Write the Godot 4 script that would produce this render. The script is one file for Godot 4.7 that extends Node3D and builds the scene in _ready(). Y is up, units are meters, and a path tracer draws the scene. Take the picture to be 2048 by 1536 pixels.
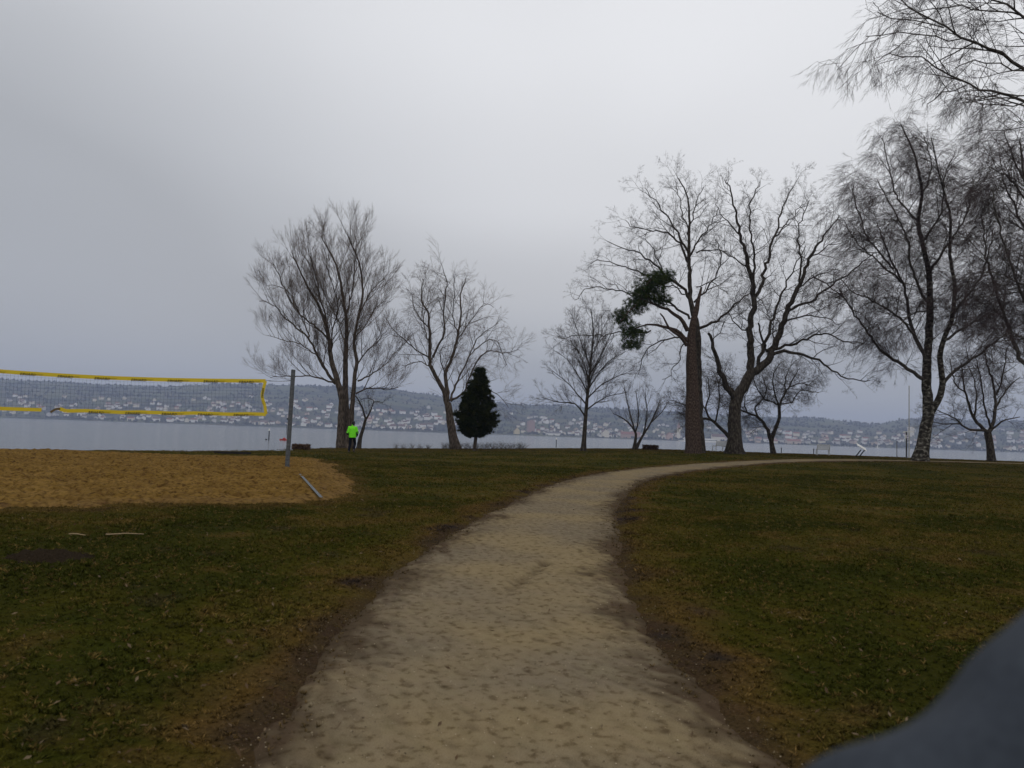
extends Node3D
# A lakeside park under a heavy overcast sky: gravel path, volleyball court, bare trees, lake, a town on the far hillside.

const PATH_LEFT := [Vector2(-1.12, 3.37), Vector2(-1.14, 4.29), Vector2(-1.19, 5.55), Vector2(-1.11, 6.94), Vector2(-0.95, 8.19), Vector2(-0.61, 10.11), Vector2(-0.13, 12.70), Vector2(0.45, 16.06), Vector2(1.35, 20.43), Vector2(3.04, 26.02), Vector2(5.16, 30.67), Vector2(8.70, 35.45), Vector2(11.93, 38.51), Vector2(14.95, 41.38)]
const PATH_RIGHT := [Vector2(1.32, 3.56), Vector2(1.24, 4.11), Vector2(1.15, 4.90), Vector2(1.09, 5.89), Vector2(1.18, 7.58), Vector2(1.42, 9.93), Vector2(2.00, 13.94), Vector2(2.82, 18.04), Vector2(4.22, 23.25), Vector2(7.19, 30.07), Vector2(10.87, 35.08), Vector2(13.82, 38.24)]
const COURT := [Vector2(-8.61, 8.89), Vector2(-6.76, 10.40), Vector2(-5.72, 10.95), Vector2(-4.47, 11.71), Vector2(-3.57, 12.21), Vector2(-3.06, 12.68), Vector2(-2.72, 13.41), Vector2(-3.32, 15.85), Vector2(-4.07, 19.02), Vector2(-4.85, 21.80), Vector2(-5.95, 25.47), Vector2(-7.48, 29.53), Vector2(-9.06, 30.68), Vector2(-10.67, 28.65), Vector2(-13.31, 28.78), Vector2(-16.36, 29.27), Vector2(-18.46, 28.17), Vector2(-24.77, 25.36)]
const WILLOW_AT := Vector3(-11.70, 0.05, -55.00)
const WILLOW := [
	[[Vector3(-0.27, -0.17, 0), Vector3(-0.29, 1.76, 0.1), Vector3(-0.32, 3.42, 0.18), Vector3(-0.65, 4.63, 0.24), Vector3(-1.15, 6.16, 0.32), Vector3(-1.44, 7.92, 0.41), Vector3(-1.84, 9.24, 0.48), Vector3(-2.67, 10.77, 0.57), Vector3(-3.5, 12.18, 0.65), Vector3(-4.22, 13.71, 0.74)], 0.344, 0.028],
	[[Vector3(0.26, -0.15, 0), Vector3(0.04, 1.78, -0.29), Vector3(-0.23, 3.45, -0.54), Vector3(-0.43, 6.31, -0.96), Vector3(-0.54, 8.63, -1.29), Vector3(-0.82, 10.28, -1.53), Vector3(-1.26, 12.18, -1.8), Vector3(-1.86, 13.86, -2.04), Vector3(-3.08, 15.79, -2.35)], 0.322, 0.028],
	[[Vector3(0.45, -0.15, 0), Vector3(0.47, 1.78, 0.39), Vector3(0.64, 4.51, 0.95), Vector3(0.82, 6.14, 1.28), Vector3(0.63, 7.41, 1.55), Vector3(0.89, 8.91, 1.87), Vector3(1.2, 10.6, 2.23), Vector3(0.98, 12.67, 2.67), Vector3(0.13, 14.58, 3.13)], 0.222, 0.028],
	[[Vector3(-0.55, 4.41, 0.24), Vector3(-1.3, 5.14, 0.52), Vector3(-2.04, 6.51, 0.93), Vector3(-2.66, 7.66, 1.28), Vector3(-3.9, 8.66, 1.71), Vector3(-5.02, 9.75, 2.14), Vector3(-5.82, 9.9, 2.37)], 0.122, 0.022],
	[[Vector3(-1.38, 7.48, 0.41), Vector3(-2.23, 8.39, 0.07), Vector3(-3.51, 9.31, -0.36), Vector3(-4.74, 10.72, -0.86), Vector3(-6.27, 13.39, -1.66)], 0.078, 0.022],
	[[Vector3(-0.83, 4.51, 0.24), Vector3(-1.86, 4.87, 0.87), Vector3(-2.9, 4.9, 1.48), Vector3(-4.09, 4.81, 2.2), Vector3(-4.71, 4.65, 2.6)], 0.072, 0.017],
	[[Vector3(0.83, 3.86, 0.95), Vector3(1.53, 4.2, 1.24), Vector3(2.58, 4.21, 1.64), Vector3(3.27, 4.11, 1.91), Vector3(3.95, 4.33, 2.2)], 0.061, 0.017],
	[[Vector3(0.9, 4.74, 0.95), Vector3(1.88, 5.36, 0.45), Vector3(2.66, 6.1, 0), Vector3(3.22, 7.06, -0.44)], 0.067, 0.017],
	[[Vector3(0.91, 5.92, 1.28), Vector3(1.63, 6.86, 1.88), Vector3(2.22, 7.17, 2.21), Vector3(2.91, 7.99, 2.76)], 0.056, 0.017],
	[[Vector3(0.88, 9.12, 1.87), Vector3(1.56, 10.89, 1.3), Vector3(2.42, 12.12, 0.85)], 0.056, 0.017],
	[[Vector3(-1.6, 8.8, 0.48), Vector3(-2.02, 11.06, 1.49), Vector3(-2.36, 12.46, 2.13), Vector3(-2.59, 13.73, 2.73)], 0.061, 0.022],
	[[Vector3(-0.71, 9.59, -1.53), Vector3(-0.12, 11.8, -0.84), Vector3(0.14, 14.17, -0.11), Vector3(0.61, 15.14, 0.22)], 0.061, 0.022],
	[[Vector3(-1.2, 6.72, 0.32), Vector3(-0.97, 8.29, 1.16), Vector3(-0.52, 9.92, 2.06), Vector3(-0.98, 11.93, 3.28), Vector3(-1.06, 13.33, 4.12)], 0.056, 0.017],
	[[Vector3(0.04, 7.17, 1.55), Vector3(-0.84, 9.06, 0.43), Vector3(-2.12, 11.03, -0.76), Vector3(-3.04, 12.94, -1.81)], 0.056, 0.017],
	[[Vector3(0.67, 7.63, 1.55), Vector3(1.43, 9.09, 0.72), Vector3(1.74, 10.08, 0.22), Vector3(2.42, 10.63, -0.23)], 0.050, 0.017],
	[[Vector3(-2.55, 7.67, 1.28), Vector3(-3.86, 9.9, 0.13), Vector3(-5.06, 11.37, -0.67), Vector3(-6.52, 11.67, -1.29)], 0.050, 0.017],
	[[Vector3(-2.03, 6.4, 0.93), Vector3(-3.31, 7.19, 0.39), Vector3(-4.7, 7.54, -0.12), Vector3(-6.11, 7.9, -0.63)], 0.050, 0.017]]
const FORKED_AT := Vector3(-10.70, 0.05, -55.00)
const FORKED := [
	[[Vector3(0, -0.06, 0), Vector3(0.08, 0.7, 0), Vector3(0.26, 1.48, 0), Vector3(0.4, 2.09, 0)], 0.156, 0.089],
	[[Vector3(0.4, 2.09, 0), Vector3(0.12, 2.91, 0.18), Vector3(-0.27, 3.61, 0.34), Vector3(-0.7, 3.98, 0.46)], 0.078, 0.022],
	[[Vector3(0.4, 2.09, 0), Vector3(0.73, 2.72, -0.14), Vector3(0.91, 3.34, -0.27), Vector3(1.5, 3.31, -0.4)], 0.072, 0.022],
	[[Vector3(0.91, 3.34, -0.27), Vector3(0.55, 3.6, -0.04), Vector3(0.05, 3.46, 0.25)], 0.033, 0.017]]
const WILLOWB_AT := Vector3(-4.02, 0.19, -57.00)
const WILLOWB := [
	[[Vector3(0.04, -0.08, 0), Vector3(-0.39, 1.91, 0), Vector3(-0.67, 3.4, 0)], 0.380, 0.242],
	[[Vector3(-0.7, 3.28, 0), Vector3(-0.99, 4.3, 0.13), Vector3(-1.59, 5.31, 0.27), Vector3(-2.01, 6.09, 0.38), Vector3(-2.1, 7.23, 0.52), Vector3(-2.14, 8.7, 0.7), Vector3(-2.29, 9.83, 0.84), Vector3(-2.77, 10.72, 0.96), Vector3(-2.7, 12.3, 1.15)], 0.196, 0.029],
	[[Vector3(-0.64, 3.28, 0), Vector3(-0.72, 4.21, -0.14), Vector3(-0.95, 5.37, -0.31), Vector3(-0.56, 6.81, -0.53), Vector3(-0.17, 8.38, -0.77), Vector3(-0.01, 9.96, -0.99), Vector3(-0.15, 11.67, -1.24), Vector3(0.21, 12.92, -1.42)], 0.173, 0.029],
	[[Vector3(-1.86, 6.67, 0.38), Vector3(-1.08, 8.47, 0.98), Vector3(-1.1, 10.22, 1.53), Vector3(-0.9, 11.94, 2.09), Vector3(-1.19, 12.89, 2.41)], 0.086, 0.023],
	[[Vector3(-0.51, 3.52, 0), Vector3(-0.01, 5.06, -0.32), Vector3(0.71, 6.87, -0.7), Vector3(1.46, 8.59, -1.06), Vector3(2.83, 9.64, -1.39)], 0.092, 0.017],
	[[Vector3(-0.45, 3.52, 0), Vector3(0.53, 4.23, 0.36), Vector3(1.17, 6.04, 0.95), Vector3(2.17, 7.16, 1.41), Vector3(3.53, 7.05, 1.83), Vector3(4.42, 7.28, 2.12)], 0.092, 0.017],
	[[Vector3(1.19, 4.94, 0.36), Vector3(2.48, 4.38, 0.78), Vector3(3.3, 3.83, 1.07), Vector3(3.83, 3.16, 1.33)], 0.040, 0.017],
	[[Vector3(-1.86, 6.56, 0.38), Vector3(-3.11, 7.17, 0.74), Vector3(-4.12, 8.01, 1.09), Vector3(-5.02, 8.85, 1.41), Vector3(-5.35, 9.6, 1.63)], 0.058, 0.017],
	[[Vector3(-1.95, 5.98, 0.38), Vector3(-2.69, 6.33, 0.07), Vector3(-3.42, 6.33, -0.21), Vector3(-4.02, 5.93, -0.49)], 0.046, 0.017],
	[[Vector3(-2.21, 8.82, 0.7), Vector3(-3.03, 9.77, 0.34), Vector3(-3.56, 10.61, 0.06), Vector3(-3.62, 11.35, -0.15)], 0.052, 0.017],
	[[Vector3(-0.16, 8.26, -0.77), Vector3(0.8, 9.82, -1.46), Vector3(1.68, 11.15, -2.05), Vector3(2.41, 10.98, -2.34)], 0.052, 0.017],
	[[Vector3(-0.95, 5.37, -0.31), Vector3(-1.35, 6.69, 0.41), Vector3(-1.05, 7.57, 0.89)], 0.058, 0.023],
	[[Vector3(-0.11, 8.5, -0.77), Vector3(-0.53, 9.82, -0.19), Vector3(-0.43, 11.57, 0.55), Vector3(-0.56, 12.63, 1.01)], 0.052, 0.017],
	[[Vector3(0.71, 6.87, -0.7), Vector3(1.81, 8.18, -1.52), Vector3(2.75, 8.27, -1.98), Vector3(3.52, 6.57, -2.91)], 0.046, 0.017],
	[[Vector3(-2.12, 7.57, 0.52), Vector3(-2.76, 9.32, -0.49), Vector3(-2.64, 11.67, -1.75), Vector3(-2.38, 12.77, -2.34)], 0.046, 0.017]]
const LINDEN_AT := Vector3(4.96, 0.50, -52.00)
const LINDEN := [
	[[Vector3(-0.04, -0.16, 0), Vector3(0.1, 3.01, 0), Vector3(0.33, 6.21, 0), Vector3(0.41, 8.13, 0), Vector3(0.2, 9.61, 0)], 0.178, 0.025],
	[[Vector3(0.04, 2.24, 0), Vector3(-0.68, 3.1, 0.22), Vector3(-1.83, 3.18, 0.45), Vector3(-2.99, 3.44, 0.69)], 0.063, 0.013],
	[[Vector3(0.07, 3.13, 0), Vector3(-1.17, 4.53, -0.56), Vector3(-2.46, 5.56, -1.05)], 0.057, 0.013],
	[[Vector3(0.14, 3.9, 0), Vector3(-1.06, 5.7, 0.88), Vector3(-2.12, 6.48, 1.41)], 0.051, 0.013],
	[[Vector3(0.25, 4.8, 0), Vector3(-0.7, 7.05, -0.94), Vector3(-1.86, 7.86, -1.49)], 0.044, 0.013],
	[[Vector3(0.29, 5.56, 0), Vector3(-0.45, 7.27, 0.57), Vector3(-0.97, 8.58, 1.01)], 0.044, 0.013],
	[[Vector3(0.14, 2.76, 0), Vector3(1.41, 3.65, -0.45), Vector3(2.74, 4.03, -0.84)], 0.057, 0.013],
	[[Vector3(0.17, 3.52, 0), Vector3(1.27, 4.61, 0.48), Vector3(2.99, 5.44, 1.09)], 0.051, 0.013],
	[[Vector3(0.22, 4.16, 0), Vector3(1.42, 5.95, -1), Vector3(2.95, 7, -1.82)], 0.051, 0.013],
	[[Vector3(0.3, 5.18, 0), Vector3(1.04, 6.77, 0.94), Vector3(1.54, 7.95, 1.65)], 0.044, 0.013],
	[[Vector3(0.37, 6.46, 0), Vector3(1.04, 7.96, -0.46), Vector3(0.99, 9.45, -0.88)], 0.038, 0.013],
	[[Vector3(0.1, 3.26, 0), Vector3(-0.24, 5.03, 1.72), Vector3(-0.85, 5.9, 2.74)], 0.044, 0.013],
	[[Vector3(0.15, 3.77, 0), Vector3(0.73, 5.59, -1.71), Vector3(1.68, 7.4, -3.41)], 0.044, 0.013],
	[[Vector3(0.2, 4.28, 0), Vector3(-0.1, 6.34, -1.55), Vector3(-0.96, 7.78, -2.79)], 0.044, 0.013]]
const YOUNG_AT := Vector3(9.15, 0.61, -57.00)
const YOUNG := [
	[[Vector3(-0.07, -0.19, 0), Vector3(0.06, 0.85, 0.11), Vector3(-0.03, 1.4, 0.16), Vector3(-0.83, 2.21, 0.27), Vector3(-1.69, 2.59, 0.37)], 0.139, 0.021],
	[[Vector3(0.04, -0.14, 0), Vector3(0.51, 0.87, -0.11), Vector3(1.2, 2.01, -0.24), Vector3(1.9, 3.71, -0.42)], 0.125, 0.021],
	[[Vector3(0.02, 1.13, 0.11), Vector3(0.16, 2.51, 0.53), Vector3(-0.18, 4.26, 1.07)], 0.063, 0.021],
	[[Vector3(-0.02, 1.27, 0.16), Vector3(-0.47, 3.21, -0.44), Vector3(-0.72, 4.64, -0.87)], 0.063, 0.021],
	[[Vector3(0.64, 1.15, -0.11), Vector3(0.8, 2.67, 0.36), Vector3(0.55, 4.16, 0.82)], 0.063, 0.021],
	[[Vector3(1.2, 2.01, -0.24), Vector3(1.98, 2.86, -0.01), Vector3(2.35, 3.57, 0.16)], 0.049, 0.021]]
const PINE_AT := Vector3(11.12, 0.65, -47.00)
const PINE := [
	[[Vector3(0.01, -0.09, 0), Vector3(-0.07, 1.73, 0), Vector3(-0.1, 3.45, 0), Vector3(-0.23, 5.76, 0), Vector3(-0.22, 7.5, 0), Vector3(0.01, 8.79, 0), Vector3(0.17, 9.5, 0), Vector3(0.31, 10.2, 0)], 0.459, 0.057],
	[[Vector3(-0.48, 6.91, 0), Vector3(-1.27, 7.44, 0.14), Vector3(-2.1, 7.69, 0.27), Vector3(-3.17, 7.69, 0.42)], 0.149, 0.052],
	[[Vector3(-0.49, 7.49, 0), Vector3(-1.07, 8.19, 0.23), Vector3(-1.82, 8.65, 0.44), Vector3(-2.66, 8.88, 0.65), Vector3(-3.51, 9.21, 0.88)], 0.149, 0.046],
	[[Vector3(-0.53, 6.56, 0), Vector3(-1.08, 7.07, 0.37), Vector3(-1.74, 7.46, 0.73), Vector3(-2.43, 8.27, 1.28)], 0.115, 0.040],
	[[Vector3(-2.66, 8.88, 0.65), Vector3(-3.42, 9.66, 0.99), Vector3(-3.03, 10.31, 1.23)], 0.046, 0.029],
	[[Vector3(-3.05, 7.69, 0.42), Vector3(-3.99, 7.29, 0.62), Vector3(-4.45, 6.68, 0.77)], 0.052, 0.029],
	[[Vector3(-3.51, 9.21, 0.88), Vector3(-4.3, 8.25, 1), Vector3(-4.75, 7.77, 1.07)], 0.046, 0.029]]
const OAKB_AT := Vector3(11.78, 0.66, -48.30)
const OAKB := [
	[[Vector3(0, -0.09, 0), Vector3(-0.03, 1.76, -0.09), Vector3(-0.09, 4.73, -0.24), Vector3(-0.17, 7.74, -0.39), Vector3(-0.58, 9.56, -0.48), Vector3(-0.66, 11.27, -0.56), Vector3(-0.75, 12.88, -0.64), Vector3(-0.7, 14.5, -0.71), Vector3(-0.84, 16.38, -0.8), Vector3(-1.52, 17.75, -0.88)], 0.354, 0.029],
	[[Vector3(-0.6, 9.68, -0.48), Vector3(-1.24, 10.48, -0.38), Vector3(-1.99, 10.93, -0.29), Vector3(-2.74, 11.61, -0.19), Vector3(-3.62, 12.28, -0.08), Vector3(-4.72, 12.7, 0.03), Vector3(-6.13, 13.16, 0.18)], 0.106, 0.018],
	[[Vector3(-1.49, 10.72, -0.38), Vector3(-3.55, 11.46, -1.04), Vector3(-4.96, 11.94, -1.48), Vector3(-6.16, 12.42, -1.86), Vector3(-7, 12.13, -2.12)], 0.071, 0.018],
	[[Vector3(-0.66, 8.45, -0.39), Vector3(-2.01, 9.54, -0.65), Vector3(-4.26, 9.95, -0.99), Vector3(-5.58, 10.37, -1.19), Vector3(-6.9, 10.42, -1.39), Vector3(-7.9, 9.62, -1.58)], 0.083, 0.018],
	[[Vector3(-0.76, 12.14, -0.64), Vector3(-1.42, 13.67, -0.95), Vector3(-2.37, 14.19, -1.16), Vector3(-4.04, 14.47, -1.5), Vector3(-4.71, 15.06, -1.66)], 0.088, 0.018],
	[[Vector3(-0.77, 12.75, -0.64), Vector3(-1.98, 14.53, -0.1), Vector3(-2.91, 15.5, 0.24), Vector3(-3.83, 16.51, 0.58)], 0.083, 0.018],
	[[Vector3(-0.66, 12.27, -0.64), Vector3(-0.06, 13.61, -1.02), Vector3(0.88, 15.01, -1.46), Vector3(1.44, 16.12, -1.77)], 0.077, 0.018],
	[[Vector3(-0.26, 12.77, -0.64), Vector3(0.61, 12.89, -0.25), Vector3(1.57, 12.76, 0.17)], 0.053, 0.018],
	[[Vector3(-0.36, 9.56, -0.48), Vector3(0.27, 10.26, -0.18), Vector3(0.86, 11.4, 0.23), Vector3(0.98, 12.52, 0.59), Vector3(0.55, 13.28, 0.86)], 0.071, 0.018],
	[[Vector3(-0.17, 7.74, -0.39), Vector3(0.67, 8.22, -0.19), Vector3(1.55, 8.82, 0.03), Vector3(2.3, 9.65, 0.27), Vector3(2.9, 10.06, 0.42)], 0.106, 0.035],
	[[Vector3(-0.94, 7.35, -0.39), Vector3(-2.28, 7.12, -0.82), Vector3(-2.95, 6.64, -1.07), Vector3(-3.49, 5.92, -1.35), Vector3(-3.66, 4.84, -1.68)], 0.059, 0.018],
	[[Vector3(-0.99, 6.87, -0.39), Vector3(-1.35, 5.86, 0.01), Vector3(-2.02, 4.85, 0.45), Vector3(-2.52, 4.47, 0.69)], 0.041, 0.018],
	[[Vector3(-3.02, 7.7, -0.82), Vector3(-4.68, 7.55, -0.98), Vector3(-5.64, 7.34, -1.08), Vector3(-6.6, 7.38, -1.17), Vector3(-8.88, 7.09, -1.4)], 0.053, 0.018],
	[[Vector3(-0.7, 14.5, -0.71), Vector3(-0.39, 15.64, -0.34), Vector3(-0.03, 16.87, 0.07)], 0.053, 0.018],
	[[Vector3(-2.5, 11.5, -0.19), Vector3(-3.37, 12.88, 0.48), Vector3(-3.9, 13.27, 0.75)], 0.041, 0.018],
	[[Vector3(-0.72, 13.88, -0.71), Vector3(-1.07, 16, -1.63), Vector3(-1.31, 18.04, -2.48)], 0.053, 0.018],
	[[Vector3(-0.33, 10.48, -0.18), Vector3(0.77, 10.87, -0.76), Vector3(2.09, 10.32, -1.53)], 0.041, 0.018],
	[[Vector3(-0.97, 10.03, -0.48), Vector3(-1.81, 10.39, 0.03), Vector3(-3.39, 10.4, 0.89), Vector3(-4.44, 10.71, 1.52)], 0.047, 0.018]]
const OAK_AT := Vector3(14.21, 0.67, -49.00)
const OAK := [
	[[Vector3(0, -0.09, 0), Vector3(-0.01, 1.25, 0), Vector3(-0.01, 3.28, 0), Vector3(0.47, 4.25, 0), Vector3(1.06, 5.36, 0)], 0.466, 0.299],
	[[Vector3(1, 5.11, 0), Vector3(0.9, 6.67, 0.08), Vector3(0.8, 7.87, 0.14), Vector3(0.97, 9.2, 0.2), Vector3(0.9, 10.64, 0.28), Vector3(0.5, 12.07, 0.35), Vector3(0.08, 13.86, 0.44), Vector3(-0.46, 15.89, 0.55), Vector3(-0.99, 17.44, 0.63)], 0.263, 0.030],
	[[Vector3(1, 5.24, 0), Vector3(1.79, 5.75, -0.05), Vector3(2.52, 6.99, -0.12), Vector3(3.13, 8.6, -0.2), Vector3(3.51, 9.85, -0.26), Vector3(4.13, 11.11, -0.33), Vector3(5, 13.27, -0.44), Vector3(5.75, 14.3, -0.5), Vector3(6.76, 15.73, -0.58)], 0.275, 0.030],
	[[Vector3(1.43, 5.62, -0.05), Vector3(1.66, 6.91, 0.3), Vector3(2.17, 8.9, 0.83), Vector3(2.5, 10.28, 1.21), Vector3(3.04, 11.64, 1.61), Vector3(3.58, 12.98, 2.01)], 0.132, 0.024],
	[[Vector3(1, 9.44, 0.2), Vector3(1.48, 10.72, -0.05), Vector3(2.06, 12.54, -0.4), Vector3(2.64, 14.25, -0.72), Vector3(3.24, 16.26, -1.09), Vector3(4.09, 17.92, -1.41)], 0.132, 0.024],
	[[Vector3(-0.11, 3.51, 0), Vector3(-1.11, 5.13, 0.47), Vector3(-1.79, 6.84, 0.94), Vector3(-2.08, 7.46, 1.11)], 0.239, 0.084],
	[[Vector3(2.29, 6.38, -0.12), Vector3(3.27, 6.62, 0.16), Vector3(3.81, 6.38, 0.32), Vector3(4.78, 6.15, 0.6), Vector3(5.72, 5.44, 0.92), Vector3(6.54, 4.86, 1.2), Vector3(7.78, 4.82, 1.56)], 0.120, 0.024],
	[[Vector3(2.52, 6.75, -0.12), Vector3(3.59, 7.18, -0.42), Vector3(4.54, 7.49, -0.68), Vector3(6.05, 7.97, -1.09), Vector3(7.72, 7.58, -1.55), Vector3(8.99, 7.48, -1.87)], 0.096, 0.024],
	[[Vector3(3.45, 9.36, -0.26), Vector3(4.64, 9.85, -0.06), Vector3(5.53, 10.58, 0.12), Vector3(6.86, 11.55, 0.38), Vector3(8.38, 12.99, 0.71)], 0.096, 0.024],
	[[Vector3(3.63, 9.98, -0.26), Vector3(5.19, 11.75, -0.87), Vector3(7.13, 12.3, -1.39)], 0.072, 0.024],
	[[Vector3(0.74, 7.87, 0.14), Vector3(0.08, 8.12, -0.09), Vector3(-0.35, 8.75, -0.32), Vector3(-0.44, 9.13, -0.43)], 0.054, 0.024],
	[[Vector3(0.56, 11.83, 0.35), Vector3(-0.71, 12.54, 0.77), Vector3(-1.5, 12.82, 1.01)], 0.060, 0.024],
	[[Vector3(0.96, 9.92, 0.2), Vector3(0.87, 11.28, 0.71), Vector3(0.52, 13.04, 1.38), Vector3(0.02, 14.96, 2.14), Vector3(0.47, 16.63, 2.85)], 0.096, 0.024],
	[[Vector3(4.13, 11.11, -0.33), Vector3(4.07, 12.49, 0.1), Vector3(3.6, 14.29, 0.68), Vector3(4.06, 16.07, 1.3)], 0.072, 0.024],
	[[Vector3(2.64, 14.25, -0.72), Vector3(3.53, 15.28, -1.16), Vector3(4.88, 16.79, -1.81)], 0.054, 0.018],
	[[Vector3(4.56, 12.63, 0.1), Vector3(5.46, 13.34, 0.83), Vector3(6.2, 13.48, 1.33)], 0.054, 0.018],
	[[Vector3(3.13, 8.6, -0.2), Vector3(3.79, 8.79, 0.32), Vector3(4.88, 8.7, 1.18), Vector3(5.73, 8.14, 1.96)], 0.060, 0.018],
	[[Vector3(5.19, 11.75, -0.87), Vector3(6.89, 10.91, -1.39), Vector3(8.36, 9.79, -1.9), Vector3(9.54, 9.13, -2.26)], 0.048, 0.018],
	[[Vector3(0.08, 13.86, 0.44), Vector3(-1.05, 14.65, 0.98), Vector3(-1.91, 15.56, 1.5)], 0.054, 0.018],
	[[Vector3(2.04, 6.61, -0.12), Vector3(1.47, 7.48, 0.5), Vector3(1.05, 8.23, 1.02)], 0.096, 0.048],
	[[Vector3(2.52, 6.99, -0.12), Vector3(2.73, 8.79, -1.53), Vector3(2.26, 10.84, -3.27)], 0.054, 0.018],
	[[Vector3(-1.85, 6.96, 0.94), Vector3(-1.34, 7.54, 1.19), Vector3(-1.18, 8.22, 1.42)], 0.036, 0.018]]
const THORN_AT := Vector3(19.04, 0.67, -56.00)
const THORN := [
	[[Vector3(0, -0.12, 0), Vector3(-0.15, 0.86, 0), Vector3(-0.02, 1.41, 0), Vector3(0.38, 2.65, 0), Vector3(0.37, 3.61, 0)], 0.178, 0.102],
	[[Vector3(-0.15, 0.86, 0), Vector3(-0.49, 1.66, 0.09), Vector3(-1.05, 2.46, 0.18), Vector3(-2.04, 2.9, 0.29), Vector3(-2.6, 3.08, 0.35)], 0.150, 0.055],
	[[Vector3(0.37, 3.47, 0), Vector3(1.15, 4.89, -0.31), Vector3(2.08, 6.33, -0.62)], 0.089, 0.027],
	[[Vector3(0.37, 3.54, 0), Vector3(-0.85, 3.96, 0.36), Vector3(-1.5, 4.74, 0.65), Vector3(-1.88, 5.65, 0.95)], 0.068, 0.027],
	[[Vector3(0.34, 3.54, 0), Vector3(-0.2, 4.52, 0.44), Vector3(-0.39, 5.7, 0.93), Vector3(0.01, 6.49, 1.32)], 0.068, 0.027],
	[[Vector3(0.43, 3.61, 0), Vector3(1.45, 3.79, -0.36), Vector3(2.14, 4.67, -0.75), Vector3(3.75, 4.61, -1.3)], 0.055, 0.020],
	[[Vector3(-1.05, 2.46, 0.18), Vector3(-1.39, 3.14, -0.05), Vector3(-0.44, 4.43, -0.5), Vector3(-0.61, 5.7, -0.88)], 0.075, 0.027],
	[[Vector3(-2.04, 2.9, 0.29), Vector3(-2.34, 3.76, 0.56), Vector3(-2.11, 4.7, 0.87)], 0.055, 0.020],
	[[Vector3(1.15, 4.89, -0.31), Vector3(1.92, 5.16, 0.19), Vector3(2.58, 4.88, 0.62)], 0.055, 0.020],
	[[Vector3(0.88, 4.32, -0.31), Vector3(1.37, 5.94, -1.36), Vector3(2.18, 6.88, -2.05)], 0.055, 0.020]]
const THORNB_AT := Vector3(16.11, 0.67, -56.00)
const THORNB := [
	[[Vector3(0, -0.12, 0), Vector3(-0.08, 0.63, 0), Vector3(-0.29, 1.09, 0), Vector3(-0.91, 1.69, 0), Vector3(-1.61, 2.28, 0), Vector3(-2.29, 2.35, 0)], 0.178, 0.082],
	[[Vector3(-0.29, 1.09, 0), Vector3(-0.43, 2.11, 0.21), Vector3(-0.12, 3.34, 0.46), Vector3(-0.51, 4.93, 0.8)], 0.089, 0.027],
	[[Vector3(-1.61, 2.28, 0), Vector3(-1.99, 3.02, -0.17), Vector3(-1.67, 4.28, -0.42), Vector3(-1.77, 5.54, -0.67)], 0.082, 0.027],
	[[Vector3(-2.29, 2.35, 0), Vector3(-3.17, 2.97, 0.21), Vector3(-4.04, 3.48, 0.41), Vector3(-4.75, 3.58, 0.55)], 0.068, 0.020],
	[[Vector3(-1.33, 2.08, 0), Vector3(-1.21, 3.3, 0.5), Vector3(-1.42, 4.88, 1.16), Vector3(-1.03, 5.93, 1.65)], 0.068, 0.027],
	[[Vector3(-1.99, 3.02, -0.17), Vector3(-2.72, 3.84, -0.64), Vector3(-3.6, 3.97, -1.02)], 0.055, 0.020],
	[[Vector3(-0.33, 4.01, 0.46), Vector3(-1.04, 5.12, -0.24), Vector3(-1.48, 5.98, -0.73)], 0.055, 0.020],
	[[Vector3(-2.29, 2.35, 0), Vector3(-3.06, 2.15, 0.35), Vector3(-4.29, 2.77, 1)], 0.048, 0.020]]
const BIRCH_AT := Vector3(24.44, 0.67, -46.00)
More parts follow.
